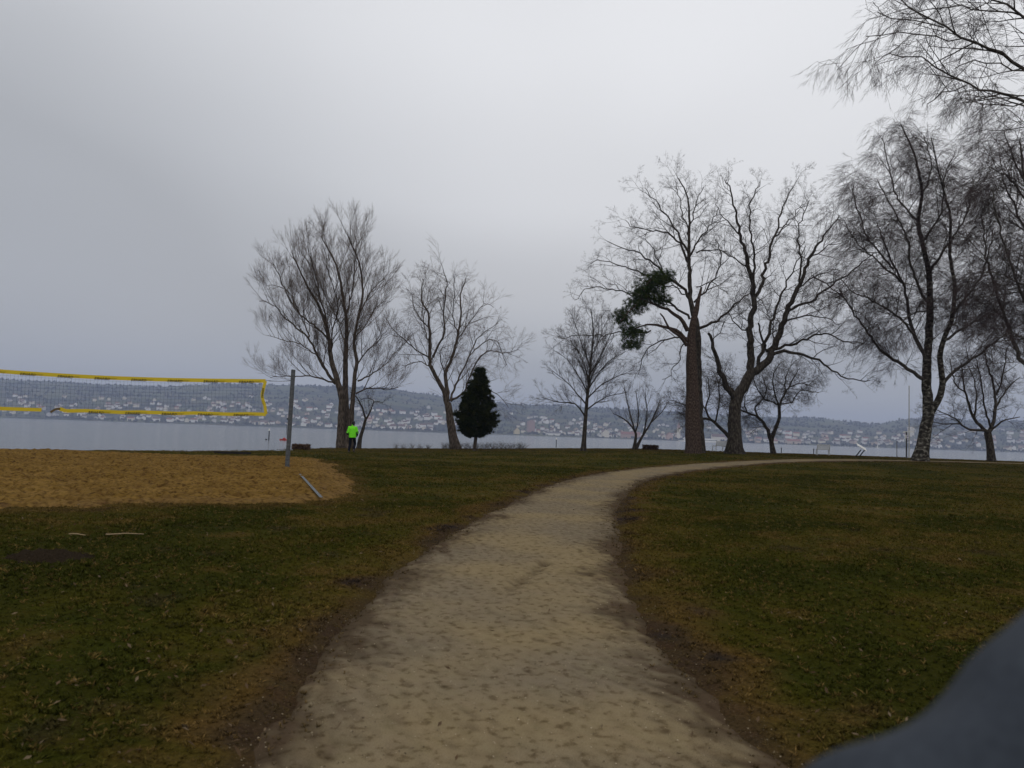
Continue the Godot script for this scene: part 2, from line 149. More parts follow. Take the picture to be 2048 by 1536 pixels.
const BIRCH := [
	[[Vector3(-0.11, -0.09, 0), Vector3(0.14, 1.38, 0), Vector3(0.39, 3.06, 0), Vector3(0.28, 4.87, 0), Vector3(0.39, 6.98, 0), Vector3(0.49, 9.11, 0), Vector3(0.43, 11.24, 0), Vector3(0.07, 12.95, 0), Vector3(-0.21, 14.38, 0), Vector3(0, 16.26, 0), Vector3(-0.42, 18.43, 0), Vector3(-1.28, 20.44, 0)], 0.390, 0.028],
	[[Vector3(0.5, 2.78, 0), Vector3(1.08, 4.33, 0.2), Vector3(0.86, 6.53, 0.47), Vector3(1.41, 8.6, 0.73), Vector3(1.43, 10.38, 0.95), Vector3(1.03, 12.14, 1.17), Vector3(0.88, 14.43, 1.46), Vector3(0.19, 16.42, 1.72), Vector3(-0.52, 18.8, 2.02)], 0.209, 0.028],
	[[Vector3(0.17, 4.87, 0), Vector3(-1.24, 5.64, 0.23), Vector3(-2.75, 6.54, 0.48), Vector3(-3.54, 7.47, 0.66), Vector3(-4.78, 8.91, 0.95), Vector3(-5.48, 9.97, 1.14)], 0.125, 0.028],
	[[Vector3(0.17, 6.27, 0), Vector3(-0.34, 7.86, -0.42), Vector3(-0.48, 10.25, -0.99), Vector3(-0.76, 11.47, -1.29), Vector3(-1.3, 13.02, -1.68), Vector3(-1.69, 14.91, -2.12)], 0.132, 0.028],
	[[Vector3(-0.06, 7.3, -0.42), Vector3(-1.33, 8.46, 0.13), Vector3(-2.85, 9.17, 0.66), Vector3(-4.48, 9.71, 1.2), Vector3(-5.64, 10.41, 1.65)], 0.084, 0.021],
	[[Vector3(0.4, 9.39, 0), Vector3(-1.01, 11.15, 0.87), Vector3(-1.67, 12.77, 1.6), Vector3(-2.89, 14.3, 2.4), Vector3(-4.22, 15.76, 3.22)], 0.098, 0.021],
	[[Vector3(1.12, 4.54, 0.2), Vector3(1.65, 5.43, 0.55), Vector3(2.52, 6.12, 0.94), Vector3(3.47, 7.06, 1.42), Vector3(4.71, 8.11, 2.02)], 0.111, 0.021],
	[[Vector3(1.03, 7.09, 0.47), Vector3(2.56, 8.06, -0.05), Vector3(4.14, 8.9, -0.55), Vector3(5.73, 9.6, -1.03)], 0.091, 0.021],
	[[Vector3(0.51, 11.39, 0), Vector3(2.01, 13.44, -0.54), Vector3(3.29, 15.22, -0.99), Vector3(4.09, 17.96, -1.59)], 0.098, 0.021],
	[[Vector3(1.48, 8.89, 0.73), Vector3(2.34, 10.21, 1.28), Vector3(2.82, 11.77, 1.84), Vector3(2.87, 13.53, 2.44)], 0.084, 0.021],
	[[Vector3(-0.14, 14.38, 0), Vector3(-1.04, 16.02, -0.75), Vector3(-1.25, 18.2, -1.51), Vector3(-1.35, 20.44, -2.25)], 0.070, 0.021],
	[[Vector3(0.07, 13.24, 0), Vector3(0.59, 14.7, 0.99), Vector3(0.24, 16.57, 2.11), Vector3(0.36, 17.68, 2.86)], 0.070, 0.021],
	[[Vector3(-1.05, 11.76, -1.29), Vector3(-2.31, 13.59, -1.72), Vector3(-2.89, 15.47, -2.09), Vector3(-3.2, 17.38, -2.43)], 0.070, 0.021],
	[[Vector3(-0.62, 10.83, -0.99), Vector3(-2.43, 11.91, -0.24), Vector3(-4.19, 12.96, 0.51), Vector3(-5.14, 14.05, 1.08)], 0.070, 0.021],
	[[Vector3(-0.07, 15.83, 0), Vector3(0.16, 17.45, 0.77), Vector3(-0.69, 19.11, 1.56)], 0.056, 0.021],
	[[Vector3(0.49, 8.97, 0), Vector3(-1, 8.64, 0.84), Vector3(-2.69, 7.45, 2.03)], 0.056, 0.021],
	[[Vector3(1.41, 8.6, 0.73), Vector3(2.62, 9.63, -0.14), Vector3(4.57, 10.47, -1.24)], 0.056, 0.021]]
const MAPLE_AT := Vector3(33.55, 0.67, -54.00)
const MAPLE := [
	[[Vector3(-0, -0.09, 0), Vector3(-0.09, 0.98, 0), Vector3(-0.28, 2.04, 0)], 0.245, 0.229],
	[[Vector3(-0.28, 2.04, 0), Vector3(-0.85, 2.51, 0.07), Vector3(-1.35, 3.06, 0.15), Vector3(-2.12, 5.15, 0.37), Vector3(-2.37, 6.76, 0.53)], 0.131, 0.033],
	[[Vector3(-0.36, 2.15, 0), Vector3(-1.81, 2.2, 0.37), Vector3(-3.19, 2.98, 0.8), Vector3(-4.52, 3.41, 1.17)], 0.098, 0.025],
	[[Vector3(-1.26, 2.9, 0.15), Vector3(-0.79, 4.91, -0.44), Vector3(-0.97, 6.78, -1.01)], 0.082, 0.025],
	[[Vector3(-0.2, 2.04, 0), Vector3(0.21, 2.79, -0.12), Vector3(0.54, 4.96, -0.44), Vector3(0.19, 6.8, -0.72), Vector3(0.15, 8.16, -0.92)], 0.131, 0.033],
	[[Vector3(-0.12, 2.04, 0), Vector3(0.5, 2.79, 0.33), Vector3(1.53, 3.15, 0.73)], 0.090, 0.025],
	[[Vector3(0.26, 3.45, -0.12), Vector3(1.45, 5, -0.63), Vector3(2.73, 6.07, -1.05)], 0.082, 0.025],
	[[Vector3(-0.04, 2.29, 0), Vector3(-0.9, 3.71, 0.76), Vector3(-1.82, 5.55, 1.76), Vector3(-2.63, 7.03, 2.59)], 0.082, 0.025],
	[[Vector3(0.53, 4.46, -0.44), Vector3(0.69, 6.23, 0.32), Vector3(0.44, 7.79, 0.98)], 0.074, 0.025],
	[[Vector3(-2.12, 4.82, 0.37), Vector3(-2.56, 5.48, -0), Vector3(-2.51, 7.2, -0.67)], 0.057, 0.025],
	[[Vector3(-2.29, 2.54, 0.37), Vector3(-3.24, 2.51, 0.03), Vector3(-4.06, 2.65, -0.27)], 0.057, 0.025]]
const BIRCHB_AT := Vector3(25.86, 0.49, -37.00)
const BIRCHB := [
	[[Vector3(-0, 0.44, 0), Vector3(-0.14, 2.76, 0), Vector3(-0.23, 5.01, 0), Vector3(-0.32, 7.28, 0), Vector3(-0.52, 9.56, 0), Vector3(-0.73, 11.86, 0), Vector3(-1.17, 14.17, 0), Vector3(-1.38, 16.27, 0)], 0.336, 0.028],
	[[Vector3(-0.29, 4.44, 0), Vector3(-1.37, 5.44, -0.15), Vector3(-1.91, 7.27, -0.35), Vector3(-2.37, 8.91, -0.51), Vector3(-2.7, 10.8, -0.7), Vector3(-2.68, 12.99, -0.9)], 0.123, 0.022],
	[[Vector3(-0.33, 6.71, 0), Vector3(-1.5, 8.08, 0.43), Vector3(-2.47, 9.75, 0.91), Vector3(-3.31, 11.4, 1.38), Vector3(-3.91, 13.02, 1.83)], 0.101, 0.022],
	[[Vector3(-0.72, 8.33, 0.43), Vector3(-1.96, 8.9, 0.79), Vector3(-3.17, 9.23, 1.12), Vector3(-4.34, 9.24, 1.43)], 0.067, 0.017],
	[[Vector3(-0.63, 10.71, 0), Vector3(-1.27, 12.53, -0.38), Vector3(-1.72, 14.4, -0.74), Vector3(-1.77, 15.93, -1.02)], 0.073, 0.017],
	[[Vector3(-0.28, 5.57, 0), Vector3(-1.28, 6.17, 0.4), Vector3(-2.42, 6.42, 0.78), Vector3(-3.53, 6.12, 1.15)], 0.062, 0.017],
	[[Vector3(-0.69, 13.14, -0.38), Vector3(-1.88, 14.13, 0.05), Vector3(-3.13, 14.55, 0.4), Vector3(-3.8, 14.23, 0.58)], 0.056, 0.017],
	[[Vector3(-0.32, 7.28, 0), Vector3(0.34, 8.83, 0.36), Vector3(0.76, 10.58, 0.74)], 0.090, 0.022],
	[[Vector3(-0.63, 10.48, 0), Vector3(0.68, 12.29, -0.54), Vector3(1.5, 14.65, -1.16)], 0.078, 0.022],
	[[Vector3(-1.17, 14.17, 0), Vector3(-2.13, 15.37, 0.45), Vector3(-2.67, 16.27, 0.77)], 0.050, 0.017],
	[[Vector3(-0.23, 5.01, 0), Vector3(0.97, 6.12, -0.4), Vector3(2.32, 7.14, -0.81)], 0.078, 0.022]]
const BIRCHC_AT := Vector3(13.63, 0.25, -17.00)
const BIRCHC := [
	[[Vector3(-0, 0.41, 0), Vector3(0.01, 2.45, 0), Vector3(-0.02, 4.66, 0), Vector3(-0.14, 6.66, 0), Vector3(-0.23, 8.69, 0), Vector3(-0.37, 10.75, 0), Vector3(-0.54, 12.83, 0)], 0.231, 0.049],
	[[Vector3(-0.13, 6.91, 0), Vector3(-1.24, 8.45, 0.19), Vector3(-2.52, 9.62, 0.36), Vector3(-3.63, 10.13, 0.47), Vector3(-4.41, 10.43, 0.56), Vector3(-5.18, 10.86, 0.64), Vector3(-5.7, 11.3, 0.71)], 0.075, 0.010],
	[[Vector3(-0.1, 6.28, 0), Vector3(-0.91, 8, -0.28), Vector3(-1.94, 9.3, -0.53), Vector3(-3.17, 9.77, -0.73), Vector3(-4.12, 10.44, -0.89), Vector3(-4.86, 10.63, -1.01)], 0.068, 0.010],
	[[Vector3(-0.21, 8.43, 0), Vector3(-1.48, 10.09, 0.2), Vector3(-2.55, 10.87, 0.33), Vector3(-3.87, 11.51, 0.47)], 0.068, 0.012],
	[[Vector3(-3.63, 10.13, 0.47), Vector3(-4.45, 10.43, 0.18), Vector3(-5.08, 10.6, -0.04), Vector3(-5.74, 10.62, -0.26)], 0.017, 0.010],
	[[Vector3(-2.52, 9.62, 0.36), Vector3(-3.52, 9.63, 0.68), Vector3(-4.41, 9.3, 0.98)], 0.017, 0.010],
	[[Vector3(-3.17, 9.77, -0.73), Vector3(-3.78, 9.46, -0.57), Vector3(-4.24, 9.15, -0.44)], 0.015, 0.010],
	[[Vector3(-2.48, 10.88, 0.33), Vector3(-3.19, 11.12, 0.17), Vector3(-4.08, 11.26, -0.03), Vector3(-4.99, 11.18, -0.22)], 0.019, 0.010],
	[[Vector3(-1.94, 9.3, -0.53), Vector3(-2.41, 9.27, -0.69), Vector3(-3.06, 9.51, -0.91)], 0.015, 0.010],
	[[Vector3(-4.41, 10.43, 0.56), Vector3(-5.21, 10.45, 0.7), Vector3(-6.01, 10.56, 0.86)], 0.015, 0.010],
	[[Vector3(-0.23, 8.69, 0), Vector3(0.96, 10.44, -0.34), Vector3(2.01, 11.97, -0.62)], 0.061, 0.012],
	[[Vector3(-0.33, 10.23, 0), Vector3(0.05, 11.51, 0.49)], 0.049, 0.012]]


const WATER_Y := -1.9
const BANK := [Vector2(-130, 26), Vector2(-24, 27), Vector2(-19.5, 29.3), Vector2(-16, 34.6), Vector2(-14.5, 42.0), Vector2(-12.5, 56.0), Vector2(-6, 60), Vector2(8, 61.5), Vector2(14, 60), Vector2(24, 62), Vector2(34, 60), Vector2(60, 62), Vector2(150, 66)]

var rng := RandomNumberGenerator.new()
var noise := FastNoiseLite.new()
var fine := FastNoiseLite.new()
var names := {}
var M := {}
var path_grid := PackedFloat32Array()
var court_grid := PackedFloat32Array()
const PG := [-8.0, -4.0, 0.25, 240, 260]      # x0, depth0, cell, columns, rows
const CG := [-40.0, 5.0, 0.25, 160, 140]

class Buf:
	var v := PackedVector3Array()
	var n := PackedVector3Array()
	var c := PackedColorArray()
	var i := PackedInt32Array()
	var use_c := false
	func mesh() -> ArrayMesh:
		var a := []
		a.resize(Mesh.ARRAY_MAX)
		a[Mesh.ARRAY_VERTEX] = v
		a[Mesh.ARRAY_NORMAL] = n
		if use_c:
			a[Mesh.ARRAY_COLOR] = c
		a[Mesh.ARRAY_INDEX] = i
		var m := ArrayMesh.new()
		m.add_surface_from_arrays(Mesh.PRIMITIVE_TRIANGLES, a)
		return m
	func tri(a: Vector3, b: Vector3, d: Vector3, col := Color.WHITE) -> void:
		var k := v.size()
		var nn := (d - a).cross(b - a).normalized()
		for q in [a, b, d]:
			v.append(q)
			n.append(nn)
			if use_c:
				c.append(col)
		i.append(k); i.append(k + 1); i.append(k + 2)
	func quad(a: Vector3, b: Vector3, d: Vector3, e: Vector3, col := Color.WHITE) -> void:
		tri(a, b, d, col)
		tri(a, d, e, col)
	func box(lo: Vector3, hi: Vector3, t := Transform3D.IDENTITY) -> void:
		var p := []
		for k in 8:
			p.append(t * Vector3(hi.x if k & 1 else lo.x, hi.y if k & 2 else lo.y, hi.z if k & 4 else lo.z))
		quad(p[4], p[6], p[7], p[5]); quad(p[1], p[3], p[2], p[0])
		quad(p[0], p[2], p[6], p[4]); quad(p[5], p[7], p[3], p[1])
		quad(p[6], p[2], p[3], p[7]); quad(p[0], p[4], p[5], p[1])
	func tube(pts: PackedVector3Array, radii: PackedFloat32Array, sides: int, cap := true) -> void:
		var side := Vector3.ZERO
		var first := v.size()
		var last := pts.size() - 1
		for k in pts.size():
			var t: Vector3 = (pts[mini(k + 1, last)] - pts[maxi(k - 1, 0)]).normalized()
			if side == Vector3.ZERO:
				side = t.cross(Vector3(0.31, 0.2, 0.93)).normalized()
			side = (side - t * side.dot(t)).normalized()
			var other := t.cross(side)
			for s in sides:
				var a := TAU * s / sides
				var o := side * cos(a) + other * sin(a)
				v.append(pts[k] + o * radii[k])
				n.append(o)
				if use_c:
					c.append(Color.WHITE)
		for k in last:
			for s in sides:
				var a := first + k * sides + s
				var b := first + k * sides + (s + 1) % sides
				i.append(a); i.append(a + sides); i.append(b)
				i.append(b); i.append(a + sides); i.append(b + sides)
		if cap and radii[last] > 0.02:
			for end in [0, last]:
				var mid := v.size()
				v.append(pts[end])
				n.append((pts[last] - pts[last - 1]).normalized() * (1.0 if end else -1.0))
				if use_c:
					c.append(Color.WHITE)
				for s in sides:
					var a: int = first + end * sides + s
					var b: int = first + end * sides + (s + 1) % sides
					if end:
						i.append(mid); i.append(b); i.append(a)
					else:
						i.append(mid); i.append(a); i.append(b)
	func add(o: Buf, t: Transform3D) -> void:
		var k := v.size()
		var flip := t.basis.determinant() < 0
		for q in o.v.size():
			v.append(t * o.v[q])
			n.append((t.basis * o.n[q]).normalized())
			if use_c:
				c.append(o.c[q] if o.use_c else Color.WHITE)
		for q in range(0, o.i.size(), 3):
			i.append(k + o.i[q])
			i.append(k + o.i[q + (2 if flip else 1)])
			i.append(k + o.i[q + (1 if flip else 2)])


func numbered(called: String) -> String:
	names[called] = names.get(called, -1) + 1
	return called if names[called] == 0 else "%s_%03d" % [called, names[called]]

func tag(o: Node3D, label: String, category: String, group := "") -> Node3D:
	o.set_meta("label", label)
	o.set_meta("category", category)
	if group:
		o.set_meta("group", group)
	return o

func thing(called: String, label: String, category: String, where := Vector3.ZERO, turn := 0.0, group := "") -> Node3D:
	var o := Node3D.new()
	o.name = numbered(called)
	add_child(o)
	o.position = where
	o.rotation.y = turn
	return tag(o, label, category, group)

func part(called: String, m: Mesh, mat: Material, parent: Node3D, where := Vector3.ZERO) -> MeshInstance3D:
	var o := MeshInstance3D.new()
	o.name = called
	o.mesh = m
	o.material_override = mat
	o.position = where
	parent.add_child(o, true)
	return o

func structure(called: String, m: Mesh, mat: Material) -> MeshInstance3D:
	var o := part(called, m, mat, self)
	o.set_meta("kind", "structure")
	return o

func scatter(called: String, m: Mesh, mat: Material, where: Array, tint: PackedColorArray, parent: Node3D) -> MultiMeshInstance3D:
	var mm := MultiMesh.new()
	mm.transform_format = MultiMesh.TRANSFORM_3D
	mm.use_colors = tint.size() > 0
	mm.mesh = m
	mm.instance_count = where.size()
	for k in where.size():
		mm.set_instance_transform(k, where[k])
		if tint.size():
			mm.set_instance_color(k, tint[k])
	var o := MultiMeshInstance3D.new()
	o.name = called
	o.multimesh = mm
	o.material_override = mat
	o.set_meta("kind", "stuff")
	parent.add_child(o, true)
	return o

func lin(r: float, g: float, b: float) -> Color:
	return Color(r, g, b).linear_to_srgb()

func matte(r: float, g: float, b: float, rough := 0.9) -> StandardMaterial3D:
	var m := StandardMaterial3D.new()
	m.albedo_color = lin(r, g, b)
	m.roughness = rough
	m.metallic_specular = 0.3
	return m

func noise_tex(freq: float, stops: Array, size := 512, octaves := 4, kind := FastNoiseLite.TYPE_SIMPLEX_SMOOTH, sd := 1) -> NoiseTexture2D:
	var f := FastNoiseLite.new()
	f.noise_type = kind
	f.frequency = freq
	f.fractal_octaves = octaves
	f.seed = sd
	var t := NoiseTexture2D.new()
	t.width = size
	t.height = size
	t.seamless = true
	t.noise = f
	if stops.size():
		var g := Gradient.new()
		var off := PackedFloat32Array()
		var col := PackedColorArray()
		for s in stops:
			off.append(s[0])
			col.append(lin(s[1], s[2], s[3]))
		g.offsets = off
		g.colors = col
		t.color_ramp = g
	return t

# a material whose colour and relief come from noise laid in metres over the three planes
func grained(stops: Array, freq: float, scale: float, bump := 0.0, rough := 0.95, sd := 1, vertex := false, octaves := 4) -> StandardMaterial3D:
	var m := StandardMaterial3D.new()
	m.albedo_texture = noise_tex(freq, stops, 512, octaves, FastNoiseLite.TYPE_SIMPLEX_SMOOTH, sd)
	m.uv1_triplanar = true
	m.uv1_scale = Vector3.ONE * scale
	m.roughness = rough
	m.metallic_specular = 0.25
	m.vertex_color_use_as_albedo = vertex
	if bump > 0.0:
		m.heightmap_enabled = true
		m.heightmap_texture = noise_tex(freq * 1.3, [], 512, 4, FastNoiseLite.TYPE_SIMPLEX_SMOOTH, sd + 7)
		m.heightmap_scale = bump
	return m

# a second, finer grain over a material
func speckle(m: StandardMaterial3D, stops: Array, freq: float, scale: float, sd: int) -> void:
	m.detail_enabled = true
	m.detail_blend_mode = BaseMaterial3D.BLEND_MODE_MUL
	m.detail_uv_layer = BaseMaterial3D.DETAIL_UV_2
	m.detail_albedo = noise_tex(freq, stops, 512, 3, FastNoiseLite.TYPE_SIMPLEX_SMOOTH, sd)
	m.uv2_triplanar = true
	m.uv2_scale = Vector3.ONE * scale

# ---------------------------------------------------------------- ground shape
func ss(a: float, b: float, x: float) -> float:
	var t := clampf((x - a) / (b - a), 0.0, 1.0)
	return t * t * (3.0 - 2.0 * t)

func bank_at(x: float) -> float:
	for k in BANK.size() - 1:
		if x <= BANK[k + 1].x:
			return lerpf(BANK[k].y, BANK[k + 1].y, ss(BANK[k].x, BANK[k + 1].x, x))
	return BANK[-1].y

func lawn(x: float, d: float) -> float:
	return 0.25 * ss(3, 12, d) + ss(26, 46, d) * (-0.2 + 0.62 * ss(-12, 14, x))

func ground(x: float, d: float) -> float:
	var h := lawn(x, d)
	var e := bank_at(x)
	if d > e:
		h = lerpf(h, -3.6, ss(e - 3.0, e + 11.0, d) - ss(e - 3.0, e + 11.0, e))
	return h

# small unevenness of the lawn; the path bed is level and lies a little lower
func relief(x: float, d: float) -> float:
	var p := path_dist(x, d)
	return (0.018 * noise.get_noise_2d(x * 130.0, d * 130.0) + 0.03 * noise.get_noise_2d(x * 25.0, d * 25.0)) * ss(0.0, 0.8, p) - 0.035 * ss(0.1, -0.1, p)

func on_ground(x: float, d: float, up := 0.0) -> Vector3:
	return Vector3(x, ground(x, d) + up, -d)

func seg_dist(p: Vector2, a: Vector2, b: Vector2) -> float:
	var ab := b - a
	var t := clampf((p - a).dot(ab) / maxf(ab.length_squared(), 1e-6), 0.0, 1.0)
	return p.distance_to(a + ab * t)

func fill_grid(g: Array, outline: PackedVector2Array) -> PackedFloat32Array:
	var out := PackedFloat32Array()
	var n := outline.size()
	for r in g[4]:
		for k in g[3]:
			var p := Vector2(g[0] + k * g[2], g[1] + r * g[2])
			var best := 1e9
			for s in n:
				best = minf(best, seg_dist(p, outline[s], outline[(s + 1) % n]))
			out.append(-best if Geometry2D.is_point_in_polygon(p, outline) else best)
	return out

func read_grid(g: Array, data: PackedFloat32Array, x: float, d: float) -> float:
	var u: float = (x - g[0]) / g[2]
	var w: float = (d - g[1]) / g[2]
	if u < 0.0 or w < 0.0 or u >= g[3] - 1.01 or w >= g[4] - 1.01:
		return 20.0
	var a := int(u)
	var b := int(w)
	var c: int = g[3]
	return lerpf(lerpf(data[b * c + a], data[b * c + a + 1], u - a), lerpf(data[(b + 1) * c + a], data[(b + 1) * c + a + 1], u - a), w - b)

func path_dist(x: float, d: float) -> float:
	return read_grid(PG, path_grid, x, d)

func court_dist(x: float, d: float) -> float:
	return read_grid(CG, court_grid, x, d)

func grid_mesh(xs: PackedFloat32Array, ds: PackedFloat32Array, pts: PackedVector3Array, cols: PackedColorArray, keep := PackedByteArray()) -> Buf:
	var b := Buf.new()
	var w := xs.size()
	var h := ds.size()
	b.use_c = cols.size() > 0
	b.v = pts
	b.c = cols
	b.n.resize(pts.size())
	for r in h:
		for k in w:
			var gx := pts[r * w + mini(k + 1, w - 1)] - pts[r * w + maxi(k - 1, 0)]
			var gz := pts[mini(r + 1, h - 1) * w + k] - pts[maxi(r - 1, 0) * w + k]
			b.n[r * w + k] = gx.cross(gz).normalized()
			if b.n[r * w + k].y < 0:
				b.n[r * w + k] = -b.n[r * w + k]
	for r in h - 1:
		for k in w - 1:
			var a := r * w + k
			if keep.size() and not (keep[a] and keep[a + 1] and keep[a + w] and keep[a + w + 1]):
				continue
			b.i.append(a); b.i.append(a + w); b.i.append(a + 1)
			b.i.append(a + 1); b.i.append(a + w); b.i.append(a + w + 1)
	return b

func steps(marks: Array) -> PackedFloat32Array:
	var out := PackedFloat32Array()
	for k in marks.size() - 1:
		var n := int(ceil((marks[k + 1][0] - marks[k][0]) / marks[k][1]))
		for s in n:
			out.append(lerpf(marks[k][0], marks[k + 1][0], float(s) / n))
	out.append(marks[-1][0])
	return out

# ---------------------------------------------------------------- trees
func curve(points: Array, wob: float, step: float) -> PackedVector3Array:
	var out := PackedVector3Array()
	var n := points.size()
	for k in n - 1:
		var p0: Vector3 = points[maxi(k - 1, 0)]
		var p1: Vector3 = points[k]
		var p2: Vector3 = points[k + 1]
		var p3: Vector3 = points[mini(k + 2, n - 1)]
		var m := maxi(2, int(p1.distance_to(p2) / step))
		for s in m:
			var q := p1.cubic_interpolate(p2, p0, p3, float(s) / m)
			if not (k == 0 and s == 0):
				q += Vector3(rng.randf_range(-1, 1), rng.randf_range(-1, 1), rng.randf_range(-1, 1)) * wob
			out.append(q)
	out.append(points[-1])
	return out

func taper(pts: PackedVector3Array, r0: float, r1: float, power := 1.0) -> PackedFloat32Array:
	var out := PackedFloat32Array()
	var n := pts.size() - 1
	for k in n + 1:
		out.append(lerpf(r0, r1, pow(float(k) / n, power)))
	return out

func sprout(p: Vector3, dir: Vector3, length: float, bend: Vector3, wob: float, n: int) -> PackedVector3Array:
	var out := PackedVector3Array([p])
	for k in n:
		dir = (dir + bend / n + Vector3(rng.randf_range(-1, 1), rng.randf_range(-1, 1), rng.randf_range(-1, 1)) * wob).normalized()
		p += dir * length / n
		out.append(p)
	return out

func away(t: Vector3, angle: float) -> Vector3:
	var o := Vector3(rng.randf_range(-1, 1), rng.randf_range(-1, 1), rng.randf_range(-1, 1))
	o = (o - t * o.dot(t)).normalized()
	return (t * cos(angle) + o * sin(angle)).normalized()

# side branches of a limb, and theirs in turn; the last ones end in sprays of twigs
func grow(b: Buf, sprays: Array, pts: PackedVector3Array, r: PackedFloat32Array, level: int, k: Dictionary, from: float) -> void:
	var n := pts.size() - 1
	var total := 0.0
	for q in n:
		total += pts[q].distance_to(pts[q + 1])
	var last: bool = level >= k.levels
	var gap: float = k.gap[level] 
	var at := total * from + gap * rng.randf()
	var run := 0.0
	for q in n:
		var seg := pts[q].distance_to(pts[q + 1])
		while at < run + seg:
			var u := (at - run) / maxf(seg, 1e-4)
			var p := pts[q].lerp(pts[q + 1], u)
			var t := (pts[q + 1] - pts[q]).normalized()
			var rad := lerpf(r[q], r[q + 1], u)
			var dir := away(t, deg_to_rad(rng.randf_range(k.angle[0], k.angle[1])))
			dir = (dir + k.pull * 0.35).normalized()
			var share := at / total
			if last:
				add_spray(sprays, p, dir, k)
			else:
				var len: float = k.length[level] * rng.randf_range(0.55, 1.2) * (1.15 - 0.55 * share)
				if k.get("cap_len", 0.0) > 0.0:
					len = minf(len, k.cap_len)
				var c := sprout(p, dir, len, k.pull * k.bend, k.wob, 5 if level == 0 else 4)
				var r0 := minf(rad * 0.7, 0.007 + len * 0.0125)
				var rr := taper(c, r0, 0.007 if level == 0 else 0.005)
				b.tube(c, rr, 4 if level == 0 else 3, false)
				grow(b, sprays, c, rr, level + 1, k, 0.15)
			at += gap * rng.randf_range(0.6, 1.4)
		run += seg
	if last or level > 0:
		add_spray(sprays, pts[n], (pts[n] - pts[n - 1]).normalized(), k)

func add_spray(sprays: Array, p: Vector3, dir: Vector3, k: Dictionary) -> void:
	var d := dir
	if k.get("hang", 0.0) > 0.0:
		d = (dir * (1.0 - k.hang) + Vector3.DOWN * k.hang).normalized()
	var s: float = k.spray * rng.randf_range(0.6, 1.3)
	var o := d.cross(Vector3(rng.randf_range(-1, 1), rng.randf_range(-1, 1), rng.randf_range(-1, 1))).normalized()
	if o.length() < 0.5:
		return
	sprays.append(Transform3D(Basis(o * s, d * s, o.cross(d) * s), p))

# one spray of twigs, one unit long, growing along +y
func twig_mesh(kind: String, radius: float) -> ArrayMesh:
	var b := Buf.new()
	var count: int = {"upright": 7, "knobbly": 6, "hanging": 7, "fan": 8}[kind]
	var main := sprout(Vector3.ZERO, Vector3.UP, 1.0, Vector3.ZERO, 0.22 if kind == "knobbly" else 0.1, 5)
	b.tube(main, taper(main, radius, radius * 0.4), 3, false)
	for q in count:
		var u := rng.randf_range(0.1, 0.95) * (main.size() - 1)
		var p := main[int(u)].lerp(main[mini(int(u) + 1, main.size() - 1)], u - int(u))
		var ang := deg_to_rad({"upright": 30.0, "knobbly": 58.0, "hanging": 26.0, "fan": 42.0}[kind] * rng.randf_range(0.6, 1.3))
		var len := rng.randf_range(0.25, 0.6)
		var c := sprout(p, away(Vector3.UP, ang), len, Vector3.UP * (0.5 if kind != "knobbly" else 0.1), 0.12 if kind != "knobbly" else 0.28, 3)
		b.tube(c, taper(c, radius * 0.75, radius * 0.35), 3, false)
		for w in 2:
			var s := sprout(c[1 + w], away((c[2] - c[1]).normalized(), ang), len * 0.45, Vector3.UP * 0.2, 0.15, 2)
			b.tube(s, taper(s, radius * 0.55, radius * 0.3), 3, false)
	return b.mesh()

func tree(called: String, label: String, group: String, at: Vector3, limbs: Array, bark: Material, twig_mat: Material, twigs: Array, k: Dictionary) -> Node3D:
	var o := thing(called, label, "tree", at, 0.0, group)
	var sprays := []
	var trunks: int = k.get("trunks", 1)
	for l in limbs.size():
		var row: Array = limbs[l]
		var b := Buf.new()
		var pts := curve(row[0], k.crook if l >= trunks else k.crook * 0.4, 0.3)
		var r := taper(pts, row[1], row[2], k.get("power", 0.75) if l < trunks else 0.85)
		if l < trunks:
			# root flare and uneven girth
			for q in r.size():
				var up := pts[q].y
				r[q] *= 1.0 + k.get("flare", 0.35) * exp(-maxf(up, 0.0) * 2.2) + 0.05 * noise.get_noise_2d(up * 60.0, l * 90.0)
		b.tube(pts, r, 12 if l < trunks else 7)
		grow(b, sprays, pts, r, 0, k, k.start if l < trunks else 0.12)
		part("trunk" if l < trunks else "limb", b.mesh(), bark if l < trunks else k.get("limb_bark", bark), o)
	var groups := []
	for m in twigs.size():
		groups.append([])
	for s in sprays.size():
		groups[s % twigs.size()].append(sprays[s])
	for m in twigs.size():
		scatter("crown", twigs[m], twig_mat, groups[m], PackedColorArray(), o)
	return o

# flat pointed leaves or needles in a tuft, one unit long
func tuft_mesh(n: int, spread: float, width: float, curl := 0.0, lo := 0.5) -> ArrayMesh:
	var b := Buf.new()
	for q in n:
		var dir := away(Vector3.UP, deg_to_rad(spread) * sqrt(rng.randf()))
		var len := rng.randf_range(lo, 1.0)
		var side := dir.cross(Vector3(rng.randf_range(-1, 1), rng.randf_range(-1, 1), rng.randf_range(-1, 1))).normalized() * width * 0.5
		var root := Vector3(rng.randf_range(-1, 1), 0, rng.randf_range(-1, 1)) * 0.12
		var mid := root + dir * len * 0.55
		var tip := root + dir * len + Vector3(dir.x, -0.3, dir.z) * curl * len
		b.quad(root - side * 0.6, mid - side, mid + side, root + side * 0.6)
		b.tri(mid - side, tip, mid + side)
	return b.mesh()

